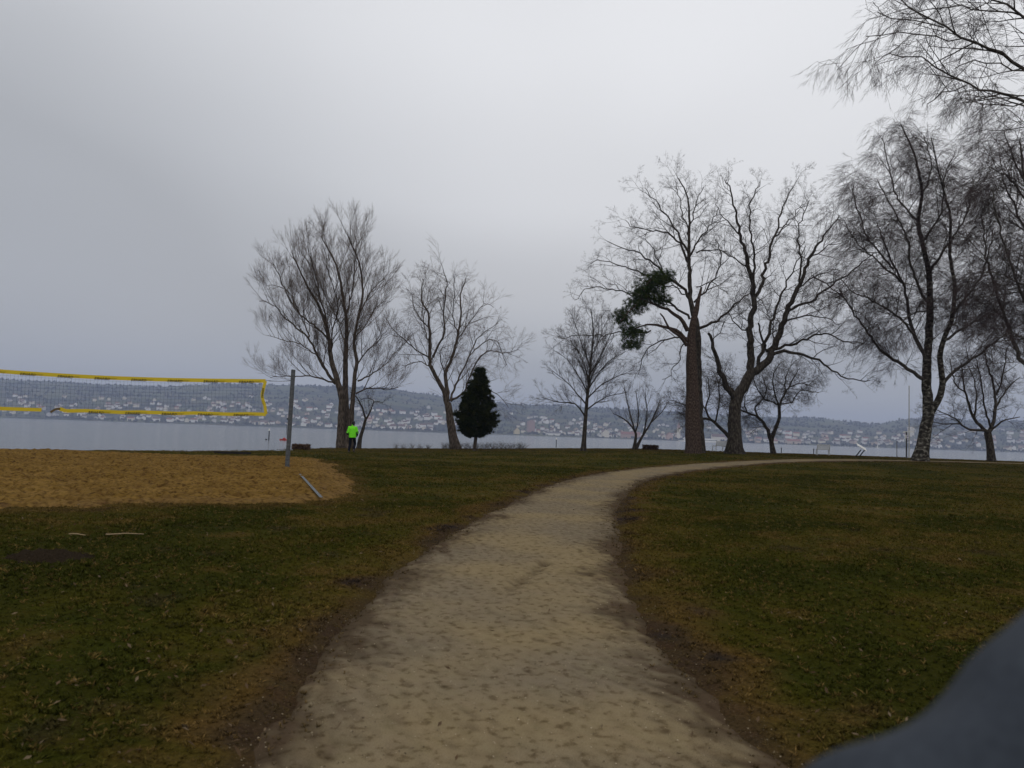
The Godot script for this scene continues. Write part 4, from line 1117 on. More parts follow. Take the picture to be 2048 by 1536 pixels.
func build_ground(left: PackedVector2Array, right: PackedVector2Array) -> void:
	var xs := steps([[-140, 12], [-40, 1.0], [-12, 0.14], [14, 0.3], [36, 1.2], [60, 10], [160, 10]])
	var ds := steps([[-60, 6], [-3, 0.5], [2, 0.09], [16, 0.2], [30, 0.4], [66, 1.5], [84, 6], [96, 6]])
	var pts := PackedVector3Array()
	var cols := PackedColorArray()
	for d in ds:
		for x in xs:
			var h := ground(x, d)
			h += relief(x, d)
			pts.append(Vector3(x, h, -d))
			cols.append(grass_tone(x, d) * 0.8)
	structure("ground", grid_mesh(xs, ds, pts, cols).mesh(), M.grass)

	# gravel path
	var lc := Curve2D.new()
	var rc := Curve2D.new()
	for q in left.size():
		var t := (left[mini(q + 1, left.size() - 1)] - left[maxi(q - 1, 0)]) / 6.0
		lc.add_point(left[q], -t, t)
	for q in right.size():
		var t := (right[mini(q + 1, right.size() - 1)] - right[maxi(q - 1, 0)]) / 6.0
		rc.add_point(right[q], -t, t)
	var rows := steps([[0.0, 0.02], [0.08, 0.0009], [0.26, 0.002], [0.5, 0.004], [1.0, 0.004]])
	var across := steps([[0.0, 0.022], [1.0, 0.022]])
	var ll := lc.get_baked_length()
	var rl := rc.get_baked_length()
	pts = PackedVector3Array()
	cols = PackedColorArray()
	var rut_a := Vector2(0.05, 6.79)
	var rut_b := Vector2(0.40, 8.01)
	for s in rows:
		var a := lc.sample_baked(s * ll)
		var b := rc.sample_baked(s * rl)
		for u in across:
			var p := a.lerp(b, u)
			var edge := minf(u, 1.0 - u)
			var out := (a - b).normalized() * (0.5 - u) * 2.0
			p += out * ss(0.12, 0.0, edge) * (0.16 * noise.get_noise_2d(p.x * 60, p.y * 60) + 0.09 * fine.get_noise_2d(p.x * 120, p.y * 120) + 0.05)
			var n := fine.get_noise_2d(p.x * 160.0, p.y * 160.0)
			var n2 := fine.get_noise_2d(p.x * 420.0 + 90.0, p.y * 420.0)
			var pit := ss(0.30, 0.55, fine.get_noise_2d(p.x * 330.0 + 511.0, p.y * 330.0 + 77.0))
			var w := (rut_b - rut_a).normalized()
			var rut := ss(0.085, 0.02, seg_dist(p, rut_a, rut_b) + 0.03 * n) * (0.4 + 0.6 * ss(-0.2, 0.25, fine.get_noise_2d((p - rut_a).dot(w) * 90.0 + 33.0, 5.0)))
			var h := ground(p.x, p.y) + 0.012 + 0.0022 * n + 0.0018 * n2 - 0.005 * pit - 0.04 * rut - 0.065 * ss(0.06, 0.0, edge)
			pts.append(Vector3(p.x, h, -p.y))
			var big := noise.get_noise_2d(p.x * 45.0 + 70.0, p.y * 45.0)
			var c := Color(0.227, 0.176, 0.099).lerp(Color(0.180, 0.146, 0.098), clampf(0.5 + big * 1.2, 0, 1))
			var fray := edge + 0.10 * n + 0.06 * n2 + 0.16 * noise.get_noise_2d(p.x * 55.0 + 9.0, p.y * 55.0)
			c = c.lerp(Color(0.065, 0.046, 0.029), clampf(0.2 * ss(0.25, 0.5, fine.get_noise_2d(p.x * 300.0 + 40, p.y * 300.0 + 19.0)) + 0.3 * pit + 0.7 * rut + 0.35 * ss(0.26, 0.1, fray) + 0.6 * ss(0.14, 0.02, fray) + 0.7 * ss(0.07, 0.015, edge), 0, 0.93))
			cols.append(c)
	structure("path", grid_mesh(across, rows, pts, cols).mesh(), M.path)

	# sand of the volleyball court
	xs = steps([[-40, 0.5], [-24, 0.07], [-2.4, 0.07]])
	ds = steps([[8.0, 0.06], [20, 0.1], [37, 0.1]])
	pts = PackedVector3Array()
	cols = PackedColorArray()
	var keep := PackedByteArray()
	for d in ds:
		for x in xs:
			var e := sand_edge(x, d)
			var n := fine.get_noise_2d(x * 80.0, d * 80.0)
			var n2 := noise.get_noise_2d(x * 60.0, d * 60.0)
			var foot := ss(0.12, 0.4, fine.get_noise_2d(x * 150.0 + 700, d * 150.0))
			pts.append(Vector3(x, sand_height(x, d), -d))
			keep.append(1 if e < 0.2 else 0)
			var c := Color(0.211, 0.129, 0.036).lerp(Color(0.165, 0.099, 0.027), clampf(0.5 + n2 * 1.5, 0, 1))
			c = c.lerp(Color(0.07, 0.037, 0.014), clampf(0.8 * foot + 0.5 * ss(0.15, 0.45, fine.get_noise_2d(x * 130 + 80, d * 130)), 0, 0.85))
			c = c.lerp(Color(0.16, 0.10, 0.04), 0.55 * ss(-0.9, 0.0, e + 0.3 * n) * ss(-10, -4, x))
			cols.append(c)
	structure("sand", grid_mesh(xs, ds, pts, cols, keep).mesh(), M.sand)

func sand_edge(x: float, d: float) -> float:
	return court_dist(x, d) + 0.35 * fine.get_noise_2d(x * 45, d * 45) + 0.3 * noise.get_noise_2d(x * 40, d * 40)

func sand_height(x: float, d: float) -> float:
	var e := sand_edge(x, d)
	var foot := ss(0.12, 0.4, fine.get_noise_2d(x * 150.0 + 700, d * 150.0))
	return ground(x, d) + clampf(0.01 - e * 0.3, -0.05, 0.055) + ss(0.0, 0.6, -e) * (0.05 * fine.get_noise_2d(x * 130.0, d * 130.0) + 0.05 * noise.get_noise_2d(x * 60.0, d * 60.0) - 0.07 * foot)

func build_lake() -> void:
	var b := Buf.new()
	b.quad(Vector3(-5200, WATER_Y, -18), Vector3(-5200, WATER_Y, -3100), Vector3(5200, WATER_Y, -3100), Vector3(5200, WATER_Y, -18))
	var m := StandardMaterial3D.new()
	m.albedo_color = lin(0.035, 0.045, 0.05)
	m.roughness = 0.12
	m.metallic_specular = 0.5
	m.uv1_triplanar = true
	m.uv1_world_triplanar = true
	m.uv1_scale = Vector3(0.02, 0.02, 0.06)
	m.normal_enabled = true
	var t := noise_tex(0.03, [], 1024, 4, FastNoiseLite.TYPE_SIMPLEX_SMOOTH, 31)
	t.as_normal_map = true
	t.bump_strength = 5.0
	m.normal_texture = t
	m.normal_scale = 0.35
	structure("lake", b.mesh(), m)

func build_far_shore() -> void:
	var xs := steps([[-5000, 200], [-2600, 26], [2600, 200], [5000, 200]])
	var ds := steps([[2300, 14], [2560, 28], [3900, 150], [5200, 150]])
	var pts := PackedVector3Array()
	var cols := PackedColorArray()
	for d in ds:
		for x in xs:
			pts.append(Vector3(x, far_ground(x, d), -d))
			var n := noise.get_noise_2d(x * 0.35, d * 0.9)
			var n2 := noise.get_noise_2d(x * 0.9 + 900, d * 1.6)
			var c := Color(0.026, 0.034, 0.02).lerp(Color(0.085, 0.095, 0.045), ss(-0.1, 0.15, n))
			c = c.lerp(Color(0.12, 0.10, 0.06), 0.6 * ss(0.12, 0.3, n2))
			cols.append(c)
	structure("hills", grid_mesh(xs, ds, pts, cols).mesh(), grained([[0.0, 0.7, 0.7, 0.7], [1.0, 1.2, 1.2, 1.2]], 0.03, 0.01, 0.0, 1.0, 41, true))

	# houses: a few kinds, set out in quarters along the slope
	var walls := [matte(0.82, 0.80, 0.77), matte(0.72, 0.66, 0.55), matte(0.58, 0.56, 0.54), matte(0.58, 0.46, 0.38)]
	var roofs := [matte(0.13, 0.075, 0.055), matte(0.22, 0.09, 0.06), matte(0.12, 0.11, 0.105), matte(0.17, 0.12, 0.10)]
	var wall_words := ["white", "cream", "grey", "tan"]
	var roof_words := ["brown", "red", "dark grey", "russet"]
	var protos := {}
	# [from, to, lowest, highest (metres inland), how many, quarter]
	var quarters := [[-0.66, -0.53, 60, 330, 10, "far left"], [-0.53, -0.36, 30, 420, 54, "behind the net"], [-0.36, -0.23, 30, 430, 38, "left of the big willow"], [-0.20, -0.09, 40, 420, 44, "between the two willows"], [0.02, 0.10, 60, 400, 26, "left of the young linden"], [0.10, 0.22, 20, 330, 30, "left of the pine"], [0.27, 0.36, 20, 330, 16, "right of the oak"], [0.34, 0.55, 110, 360, 50, "between oak and birch"], [0.55, 0.70, 40, 520, 32, "right of the birch"]]
	var placed := []
	for q in quarters:
		for k in q[4]:
			var p := Vector3.ZERO
			for attempt in 12:
				var a := rng.randf_range(q[0], q[1])
				var d: float = SHORE + 30.0 + q[2] + (q[3] - q[2]) * pow(rng.randf(), 1.15)
				p = far_point(a, d)
				var clear := true
				for o in placed:
					if Vector2(p.x - o.x, p.z - o.z).length() < 17.0:
						clear = false
						break
				if clear:
					break
			placed.append(p)
			var w: int = [0, 0, 0, 0, 1, 2, 3][rng.randi() % 7]
			var r := rng.randi() % 4
			var s := rng.randi() % 3
			var key := "%d %d %d" % [w, r, s]
			var label := "%s %s house with %s roof, %s on far hillside, %s" % [["small", "squat", "long"][s], wall_words[w], roof_words[r], "low" if -p.z < SHORE + 150.0 else "midway" if -p.z < SHORE + 270.0 else "high", q[5]]
			var o: Node3D
			if protos.has(key):
				o = protos[key].duplicate()
				o.name = numbered("house")
				add_child(o)
				o.set_meta("label", label)
			else:
				o = house("house", label, "houses on the far hillside", p, 0, [9.0, 11.5, 13.0][s], [6.5, 6.0, 8.5][s], [13.0, 11.5, 20.0][s], [3.8, 3.4, 4.2][s], walls[w], roofs[r])
				protos[key] = o
			o.position = p
			o.rotation.y = rng.randf_range(-0.5, 0.5) + (PI / 2 if rng.randf() < 0.6 else 0.0)
	more_houses(quarters, placed, walls, roofs)
	# larger buildings along the waterfront
	var big := [
		["long_hall", "long low hall with red roof beside the far shore, right of the oak", 0.365, 2470, 26, 8, 44, 6, walls[3], roofs[1], PI / 2],
		["gabled_house", "tall cream house with double gable on the far waterfront left of the small tree", 0.122, 2440, 20, 15, 26, 10, walls[1], roofs[3], 0.1],
		["gabled_house", "yellowish villa with steep gable on the far shore right of the conifer", 0.008, 2435, 16, 12, 20, 9, matte(0.6, 0.5, 0.3), roofs[0], 0.2],
		["brick_block", "tall reddish block above the far shore right of the conifer", 0.026, 2560, 22, 34, 26, 5, matte(0.34, 0.22, 0.19), roofs[3], 0.2],
		["waterfront_block", "low pale building on the far waterfront left of the linden trunk", 0.055, 2440, 14, 7, 48, 4, walls[0], roofs[2], PI / 2],
		["waterfront_block", "row of reddish waterfront houses behind the small forked tree", 0.155, 2450, 18, 12, 60, 7, matte(0.42, 0.28, 0.22), roofs[1], PI / 2],
		["waterfront_block", "pink gabled waterfront house just left of the pine trunk", 0.205, 2445, 18, 13, 24, 9, matte(0.5, 0.34, 0.28), roofs[1], 0.0],
		["waterfront_block", "pale waterfront hotel seen just right of the pine trunk", 0.268, 2445, 18, 14, 40, 8, walls[1], roofs[0], PI / 2],
		["waterfront_block", "white waterfront house half behind the leaning thorn tree", 0.292, 2450, 20, 10, 30, 7, walls[0], roofs[1], PI / 2]]
	for r in big:
		var o := house(r[0], r[1], "", far_point(r[2], r[3]), r[10], r[4], r[5], r[6], r[7], r[8], r[9])
		o.set_meta("category", "building")
	var o := thing("church_tower", "church tower with pointed red spire in the far town", "church tower", far_point(0.217, 2530))
	var b := Buf.new()
	b.box(Vector3(-5, -3, -5), Vector3(5, 34, 5))
	part("tower", b.mesh(), walls[1], o)
	b = Buf.new()
	for k in 4:
		var c := [Vector3(-5.6, 34, -5.6), Vector3(-5.6, 34, 5.6), Vector3(5.6, 34, 5.6), Vector3(5.6, 34, -5.6)]
		b.tri(c[k], Vector3(0, 54, 0), c[(k + 1) % 4])
	part("spire", b.mesh(), matte(0.3, 0.17, 0.13), o)
	o = thing("high_rise", "pale slab tower block on the far hillside left of the birch trunk", "tower block", far_point(0.517, 2780))
	b = Buf.new()
	b.box(Vector3(-8, -4, -8), Vector3(8, 34, 8))
	part("wall", b.mesh(), walls[1], o)
	b = Buf.new()
	b.box(Vector3(-8.5, 34, -8.5), Vector3(8.5, 35.2, 8.5))
	part("roof", b.mesh(), roofs[2], o)

	# woods and garden trees far off read as one mass
	var where := []
	var tint := PackedColorArray()
	var lumps := [crown_lump(1.0, 1), crown_lump(1.35, 2), crown_lump(0.8, 3)]
	for m in 3:
		where = []
		tint = PackedColorArray()
		for k in 3600:
			var d := SHORE + 15.0 + 1280.0 * pow(rng.randf(), 1.3)
			var a := rng.randf_range(-0.74, 0.74)
			var x := a * d
			var n := noise.get_noise_2d(x * 0.35, d * 0.9)
			if d > SHORE + 420.0 and n > -0.04 and rng.randf() < 0.86:
				continue
			var near := false
			if d < SHORE + 560.0:
				for h in placed:
					if absf(h.x - x) < 13.0 and h.z + d > -14.0 and h.z + d < 14.0:
						near = true
						break
				if near or rng.randf() < 0.25:
					continue
			var s := rng.randf_range(3.0, 6.0) * (1.25 if d > SHORE + 420.0 else 1.0)
			where.append(Transform3D(Basis(Vector3.UP, rng.randf() * TAU).scaled(Vector3(s, s * rng.randf_range(0.8, 1.3), s)), Vector3(x, far_ground(x, d), -d)))
			var g := rng.randf()
			tint.append(Color(0.034, 0.027, 0.022).lerp(Color(0.014, 0.024, 0.014), g))
		var wood := scatter("far_wood" if m == 0 else "far_wood_%03d" % m, lumps[m], M.blades.duplicate(), where, tint, self)
		wood.material_override.backlight_enabled = false
		tag(wood, ["dark woods and garden trees covering the far hillside", "taller trees of the far hillside woods", "low bushes and orchard trees on far hillside"][m], "wood")
	# dark conifers that stand out singly
	var cones := [[0.462, 2560, 22], [-0.41, 2700, 24], [-0.352, 2720, 22], [-0.285, 2620, 20], [0.05, 2660, 20], [-0.18, 2650, 21], [0.60, 2600, 20], [-0.10, 2560, 18], [0.245, 2700, 22]]
	var words := ["above the information board", "left of the net centre", "near the net's right end", "left of the big willow trunk", "left of the linden", "just right of the big willow trunk", "right of the birch trunk", "beside the leaning willow trunk", "behind the pine trunk"]
	for k in cones.size():
		var t := thing("far_conifer", "dark pointed conifer on the far hillside, %s" % words[k], "tree", far_point(cones[k][0], cones[k][1]), 0.0, "pointed conifers on the far hillside")
		b = Buf.new()
		var hh: float = cones[k][2]
		b.tube(PackedVector3Array([Vector3(0, -2, 0), Vector3(0, hh * 0.3, 0)]), PackedFloat32Array([0.6, 0.5]), 6)
		part("trunk", b.mesh(), M.bark_oak, t)
		b = Buf.new()
		for ring in 6:
			var y := hh * (0.1 + 0.15 * ring)
			var rr := hh * 0.2 * (1.0 - ring / 6.5)
			for s in 9:
				var a := TAU * s / 9.0
				var a2 := TAU * (s + 1) / 9.0
				var j := rng.randf_range(0.75, 1.2)
				b.tri(Vector3(cos(a) * rr * j, y - rng.randf() * 1.5, sin(a) * rr * j), Vector3(0, y + hh * 0.3, 0), Vector3(cos(a2) * rr, y, sin(a2) * rr))
		part("crown", b.mesh(), matte(0.016, 0.03, 0.018), t)

	# ferry near the far harbour
	o = thing("ferry", "long white ferry lying off the far shore behind the pine trunk", "ferry", Vector3(0.2465 * 1600, WATER_Y, -1600), 0.02)
	b = Buf.new()
	var hull := []
	for q in [[-46, 0], [-40, 3.2], [40, 3.2], [46, 0]]:
		hull.append(q)
	b.box(Vector3(-42, -0.5, -6), Vector3(42, 2.6, 6))
	for s in [-1.0, 1.0]:
		var tip := Vector3(s * 50, 3.2, 0)
		for e in [[Vector3(s * 42, -0.5, -6 * s), Vector3(s * 42, 2.6, -6 * s)], [Vector3(s * 42, 2.6, 6 * s), Vector3(s * 42, -0.5, 6 * s)]]:
			b.tri(e[0], tip, e[1])
		b.tri(Vector3(s * 42, 2.6, -6 * s), tip, Vector3(s * 42, 2.6, 6 * s))
	part("hull", b.mesh(), M.white, o)
	b = Buf.new()
	b.box(Vector3(-34, 2.6, -5.5), Vector3(34, 5.4, 5.5))
	part("lower_deck", b.mesh(), M.white, o)
	b = Buf.new()
	b.box(Vector3(-32, 3.6, 5.5), Vector3(32, 4.7, 5.6))
	part("window_band", b.mesh(), matte(0.05, 0.06, 0.07, 0.3), o)
	b = Buf.new()
	b.box(Vector3(-22, 5.4, -4.5), Vector3(24, 7.8, 4.5))
	part("upper_deck", b.mesh(), M.white, o)
	b = Buf.new()
	b.box(Vector3(-6, 7.8, -3), Vector3(4, 10.4, 3))
	part("bridge", b.mesh(), M.pale, o)
	o = thing("sailing_boat", "tiny white sailing boat on the lake right of the information board", "sailing boat", Vector3(0.4745 * 1500, WATER_Y, -1500), 0.3)
	b = Buf.new()
	b.box(Vector3(-3.5, -0.2, -1), Vector3(3.5, 0.9, 1))
	part("hull", b.mesh(), M.white, o)
	b = Buf.new()
	b.tube(PackedVector3Array([Vector3(0.4, 0.8, 0), Vector3(0.4, 11, 0)]), PackedFloat32Array([0.1, 0.06]), 6)
	part("mast", b.mesh(), M.pale, o)
	b = Buf.new()
	b.quad(Vector3(0.35, 1.6, 0.02), Vector3(0.35, 10.6, 0.02), Vector3(0.2, 10.6, 0.1), Vector3(-3.2, 1.7, 0.3))
	b.quad(Vector3(-3.2, 1.7, 0.24), Vector3(0.2, 10.6, 0.04), Vector3(0.35, 10.6, -0.04), Vector3(0.35, 1.6, -0.04))
	part("sail", b.mesh(), M.white, o)

func build_trees() -> void:
	var up := [twig_mesh("upright", 0.006), twig_mesh("upright", 0.006), twig_mesh("upright", 0.006)]
	var fan := [twig_mesh("fan", 0.009), twig_mesh("fan", 0.009), twig_mesh("fan", 0.009)]
	var knob := [twig_mesh("knobbly", 0.011), twig_mesh("knobbly", 0.011), twig_mesh("knobbly", 0.011)]
	var hang := [twig_mesh("hanging", 0.0055), twig_mesh("hanging", 0.0055), twig_mesh("hanging", 0.0055)]
	var row := "bare trees along the lake shore"
	var U := Vector3.UP
	tree("willow_tree", "tallest bare willow with several fused stems, behind the green jogger", row, WILLOW_AT, WILLOW, M.bark_willow, M.twig_willow, up,
		{"trunks": 3, "levels": 3, "gap": [0.5, 0.4, 0.32, 0.3], "length": [2.2, 1.1, 0.55], "angle": [20, 50], "pull": U * 0.8, "bend": 0.6, "wob": 0.11, "crook": 0.06, "spray": 0.7, "start": 0.3, "flare": 0.12})
	tree("forked_tree", "small bare forked tree beside the big willow, right of the jogger", row, FORKED_AT, FORKED, M.bark_oak, M.twig_oak, knob,
		{"trunks": 1, "levels": 2, "gap": [0.5, 0.35, 0.3], "length": [1.0, 0.5], "angle": [30, 70], "pull": U * 0.3, "bend": 0.4, "wob": 0.16, "crook": 0.04, "spray": 0.5, "start": 0.95})
	tree("willow_tree", "leaning bare willow with trailing twigs behind the dark conifer", row, WILLOWB_AT, WILLOWB, M.bark_willow, M.twig_willow, hang,
		{"trunks": 1, "levels": 3, "gap": [0.5, 0.4, 0.32, 0.32], "length": [1.9, 0.95, 0.5], "angle": [22, 58], "pull": U * 0.45, "bend": 0.35, "wob": 0.13, "crook": 0.06, "spray": 0.6, "start": 0.95, "hang": 0.25})
	tree("linden_tree", "young bare linden with straight trunk and rounded crown", row, LINDEN_AT, LINDEN, M.bark_oak, M.twig_oak, fan,
		{"trunks": 1, "levels": 2, "gap": [0.26, 0.26, 0.28], "length": [1.3, 0.6], "angle": [26, 50], "pull": U * 0.5, "bend": 0.5, "wob": 0.07, "crook": 0.02, "spray": 0.42, "start": 0.35})
	tree("fruit_tree", "low bare tree with two stems in a V beside the right hedge block", row, YOUNG_AT, YOUNG, M.bark_oak, M.twig_pale, up,
		{"trunks": 2, "levels": 2, "gap": [0.3, 0.26, 0.26], "length": [0.9, 0.45], "angle": [22, 50], "pull": U * 0.8, "bend": 0.6, "wob": 0.08, "crook": 0.02, "spray": 0.45, "start": 0.3})
	var pine := tree("pine_tree", "stout reddish pine with broken top and green needle clumps on one side", row, PINE_AT, PINE, M.bark_pine, M.twig_oak, knob,
		{"trunks": 1, "levels": 1, "gap": [1.3, 0.6], "length": [0.7], "angle": [30, 70], "pull": U * 0.3, "bend": 0.3, "wob": 0.16, "crook": 0.05, "spray": 0.4, "start": 0.97, "power": 1.9, "flare": 0.16})
	var knobbly := {"trunks": 1, "levels": 3, "gap": [0.55, 0.42, 0.34, 0.3], "length": [2.0, 1.05, 0.5], "angle": [32, 70], "pull": U * 0.4, "bend": 0.4, "wob": 0.26, "crook": 0.10, "spray": 0.4, "start": 0.62}
	var k := knobbly.duplicate()
	k.start = 0.6
	tree("oak_tree", "bare oak whose dark stem rises close behind the pine trunk", row, OAKB_AT, OAKB, M.bark_oak, M.twig_oak, knob, k)
	k = knobbly.duplicate()
	k.start = 0.9
	k.flare = 0.6
	tree("oak_tree", "broad bare oak with mossy leaning trunk and wide crown, right of the pine", row, OAK_AT, OAK, M.bark_oak, M.twig_oak, knob, k)
	k = {"trunks": 1, "levels": 3, "gap": [0.24, 0.22, 0.2, 0.2], "length": [1.35, 0.75, 0.42], "angle": [35, 75], "pull": U * 0.12, "bend": 0.15, "wob": 0.22, "crook": 0.05, "spray": 0.32, "start": 0.85}
	tree("thorn_tree", "small crooked tree forking low with a flat dense crown, right of the oak", row, THORN_AT, THORN, M.bark_oak, M.twig_oak, knob, k)
	tree("thorn_tree", "small crooked tree behind the oak trunk, leaning towards the pine", row, THORNB_AT, THORNB, M.bark_oak, M.twig_oak, knob, k)
	k = {"trunks": 2, "levels": 3, "gap": [0.42, 0.36, 0.3, 0.22], "length": [2.2, 1.1, 0.6], "angle": [25, 60], "pull": U * 0.12, "bend": 0.25, "wob": 0.14, "crook": 0.06, "spray": 0.85, "start": 0.3, "limb_bark": M.limb_birch, "hang": 0.5, "flare": 0.5}
	tree("birch_tree", "tall birch with black and white bark and hanging twigs, far right", row, BIRCH_AT, BIRCH, M.bark_birch, M.twig_birch, hang, k)
	tree("maple_tree", "small bare round-crowned tree at the right edge beyond the birch", row, MAPLE_AT, MAPLE, M.bark_oak, M.twig_oak, knob,
		{"trunks": 1, "levels": 3, "gap": [0.4, 0.34, 0.3, 0.28], "length": [1.5, 0.8, 0.4], "angle": [30, 65], "pull": U * 0.3, "bend": 0.4, "wob": 0.14, "crook": 0.04, "spray": 0.5, "start": 0.97})
	k = k.duplicate()
	k.trunks = 1
	tree("birch_tree", "second birch cut off by the right edge of the picture", row, BIRCHB_AT, BIRCHB, M.bark_birch, M.twig_birch, hang, k)
	k = k.duplicate()
	k.gap = [0.4, 0.34, 0.28, 0.2]
	k.length = [1.5, 0.8, 0.45]
	k.spray = 0.5
	tree("birch_tree", "nearest birch, only its hanging branches showing in the upper right corner", row, BIRCHC_AT, BIRCHC, M.bark_birch, M.twig_birch, hang, k)

	# needle clumps on the pine
	var needles := matte(0.028, 0.045, 0.016)
	var tuft := tuft_mesh(26, 75, 0.05, 0.0)
	var where := []
	var tint := PackedColorArray()
	# clump: centre from the pine's base, half sizes
	for c in [[Vector3(-2.9, 10.0, 0.6), Vector3(0.85, 0.75, 0.9), 420], [Vector3(-2.2, 10.6, 0.6), Vector3(0.75, 0.4, 0.8), 260], [Vector3(-3.4, 9.5, 0.5), Vector3(0.7, 0.6, 0.8), 260], [Vector3(-2.2, 9.2, 0.7), Vector3(0.5, 0.4, 0.6), 150], [Vector3(-3.8, 8.8, 0.5), Vector3(0.8, 0.4, 0.7), 200], [Vector3(-4.5, 8.1, 0.4), Vector3(0.55, 0.5, 0.6), 190], [Vector3(-3.9, 7.2, 0.5), Vector3(0.75, 0.5, 0.7), 260], [Vector3(-3.95, 6.5, 0.5), Vector3(0.65, 0.35, 0.6), 150]]:
		for q in c[2]:
			var p := Vector3(rng.randfn(), rng.randfn(), rng.randfn()) * 0.52
			if p.length() > 1.25:
				continue
			var dir := (p * 0.7 + Vector3(rng.randf_range(-1, 1), rng.randf_range(-0.2, 1), rng.randf_range(-1, 1))).normalized()
			var s := rng.randf_range(0.16, 0.3)
			var side := dir.cross(Vector3(0.3, 0.1, 0.8)).normalized()
			where.append(Transform3D(Basis(side * s, dir * s, side.cross(dir) * s), c[0] + p * c[1]))
			var g := rng.randf()
			tint.append(Color(0.024, 0.042, 0.014).lerp(Color(0.06, 0.075, 0.022), g * g))
	scatter("needles", tuft, M.blades, where, tint, pine)

	# the dark conifer
	var o := thing("conifer", "dark green cone-shaped evergreen on a short bare trunk", "tree", on_ground(-2.4, 53.0), 0.0, row)
	var b := Buf.new()
	b.tube(curve([Vector3(0, -0.1, 0), Vector3(0.05, 1.2, 0), Vector3(0.1, 3, 0), Vector3(0.15, 5.6, 0)], 0.02, 0.3), taper(curve([Vector3(0, -0.1, 0), Vector3(0.05, 1.2, 0), Vector3(0.1, 3, 0), Vector3(0.15, 5.6, 0)], 0.0, 0.3), 0.14, 0.02), 10)
	part("trunk", b.mesh(), M.bark_willow, o)
	b = Buf.new()
	where = []
	tint = PackedColorArray()
	var bough := tuft_mesh(22, 60, 0.13, -0.1)
	for q in 250:
		var u := rng.randf()
		var y := 1.05 + 4.75 * pow(u, 1.1)
		var az := rng.randf() * TAU
		var reach := cone_reach(y) * (0.88 + 0.14 * fine.get_noise_3d(cos(az) * 40, y * 26.0, sin(az) * 40)) * rng.randf_range(0.72, 1.15)
		var out := Vector3(cos(az), 0, sin(az))
		var root := Vector3(0.03 * y, y - 0.15, 0)
		var tip := root + out * reach + U * (0.45 * reach - 0.25 * reach * reach * 0.4)
		var mid := root.lerp(tip, 0.55) + U * -0.06
		var c := curve([root, mid, tip], 0.02, 0.25)
		b.tube(c, taper(c, 0.028, 0.006), 4, false)
		var n := int(6 + reach * 15.0)
		for s in n:
			var t := 0.25 + 0.75 * (s + rng.randf()) / n
			var p := root.lerp(mid, t * 2.0) if t < 0.5 else mid.lerp(tip, t * 2.0 - 1.0)
			p += Vector3(rng.randf_range(-1, 1), rng.randf_range(-0.7, 0.7), rng.randf_range(-1, 1)) * 0.16
			var dir := (out * 0.7 + U * rng.randf_range(0.1, 0.9) + Vector3(rng.randf_range(-1, 1), 0, rng.randf_range(-1, 1)) * 0.6).normalized()
			var z := rng.randf_range(0.16, 0.34)
			var side := dir.cross(Vector3(0.2, 0.3, 0.9)).normalized()
			where.append(Transform3D(Basis(side * z, dir * z, side.cross(dir) * z), p))
			tint.append(Color(0.016, 0.024, 0.008).lerp(Color(0.042, 0.045, 0.012), pow(rng.randf(), 2.0)))
	part("limb", b.mesh(), M.bark_willow, o)
	scatter("crown", bough, M.blades, where, tint, o)

func cone_reach(y: float) -> float:
	var marks := [Vector2(1.0, 1.0), Vector2(1.5, 1.5), Vector2(2.4, 1.5), Vector2(3.3, 1.15), Vector2(4.4, 0.68), Vector2(5.2, 0.32), Vector2(5.9, 0.06)]
	for k in marks.size() - 1:
		if y <= marks[k + 1].x:
			return lerpf(marks[k].y, marks[k + 1].y, clampf((y - marks[k].x) / (marks[k + 1].x - marks[k].x), 0.0, 1.0))
	return 0.1

# ---------------------------------------------------------------- volleyball court
func band(pts: Array, height: float, mat: Material, parent: Node3D, called: String) -> MeshInstance3D:
	# a flat strap through the points, standing in the plane of the net
	var b := Buf.new()
	for k in pts.size() - 1:
		var a: Vector3 = pts[k]
		var c: Vector3 = pts[k + 1]
		var t := (c - a).normalized()
		var w: Vector3 = t.cross(Vector3(0.118, 0, 0.993)).normalized() * height / 2
		var z := Vector3(0.118, 0, 0.993) * 0.003
		b.quad(a - w + z, a + w + z, c + w + z, c - w + z)
		b.quad(c - w - z, c + w - z, a + w - z, a - w - z)
		b.quad(a + w + z, a + w - z, c + w - z, c + w + z)
		b.quad(a - w - z, a - w + z, c - w + z, c - w - z)
	return part(called, b.mesh(), mat, parent)

func lettering(text: String, size: float, mat: Material, parent: Node3D, where: Vector3, along: Vector3, wide: float, heavy: bool) -> void:
	var m := TextMesh.new()
	var f := SystemFont.new()
	f.font_names = PackedStringArray(["Droid Sans"])
	f.font_weight = 800 if heavy else 500
	m.font = f
	m.text = text
	m.font_size = 32
	m.pixel_size = size / 32.0
	m.depth = 0.002
	m.horizontal_alignment = HORIZONTAL_ALIGNMENT_LEFT
	var o := part("lettering", m, mat, parent, where)
	var n := Vector3(0.118, 0, 0.993)
	var x := along.normalized()
	var y := n.cross(x).normalized()
	o.transform = Transform3D(Basis(x * wide, y + x * 0.22, n), where)

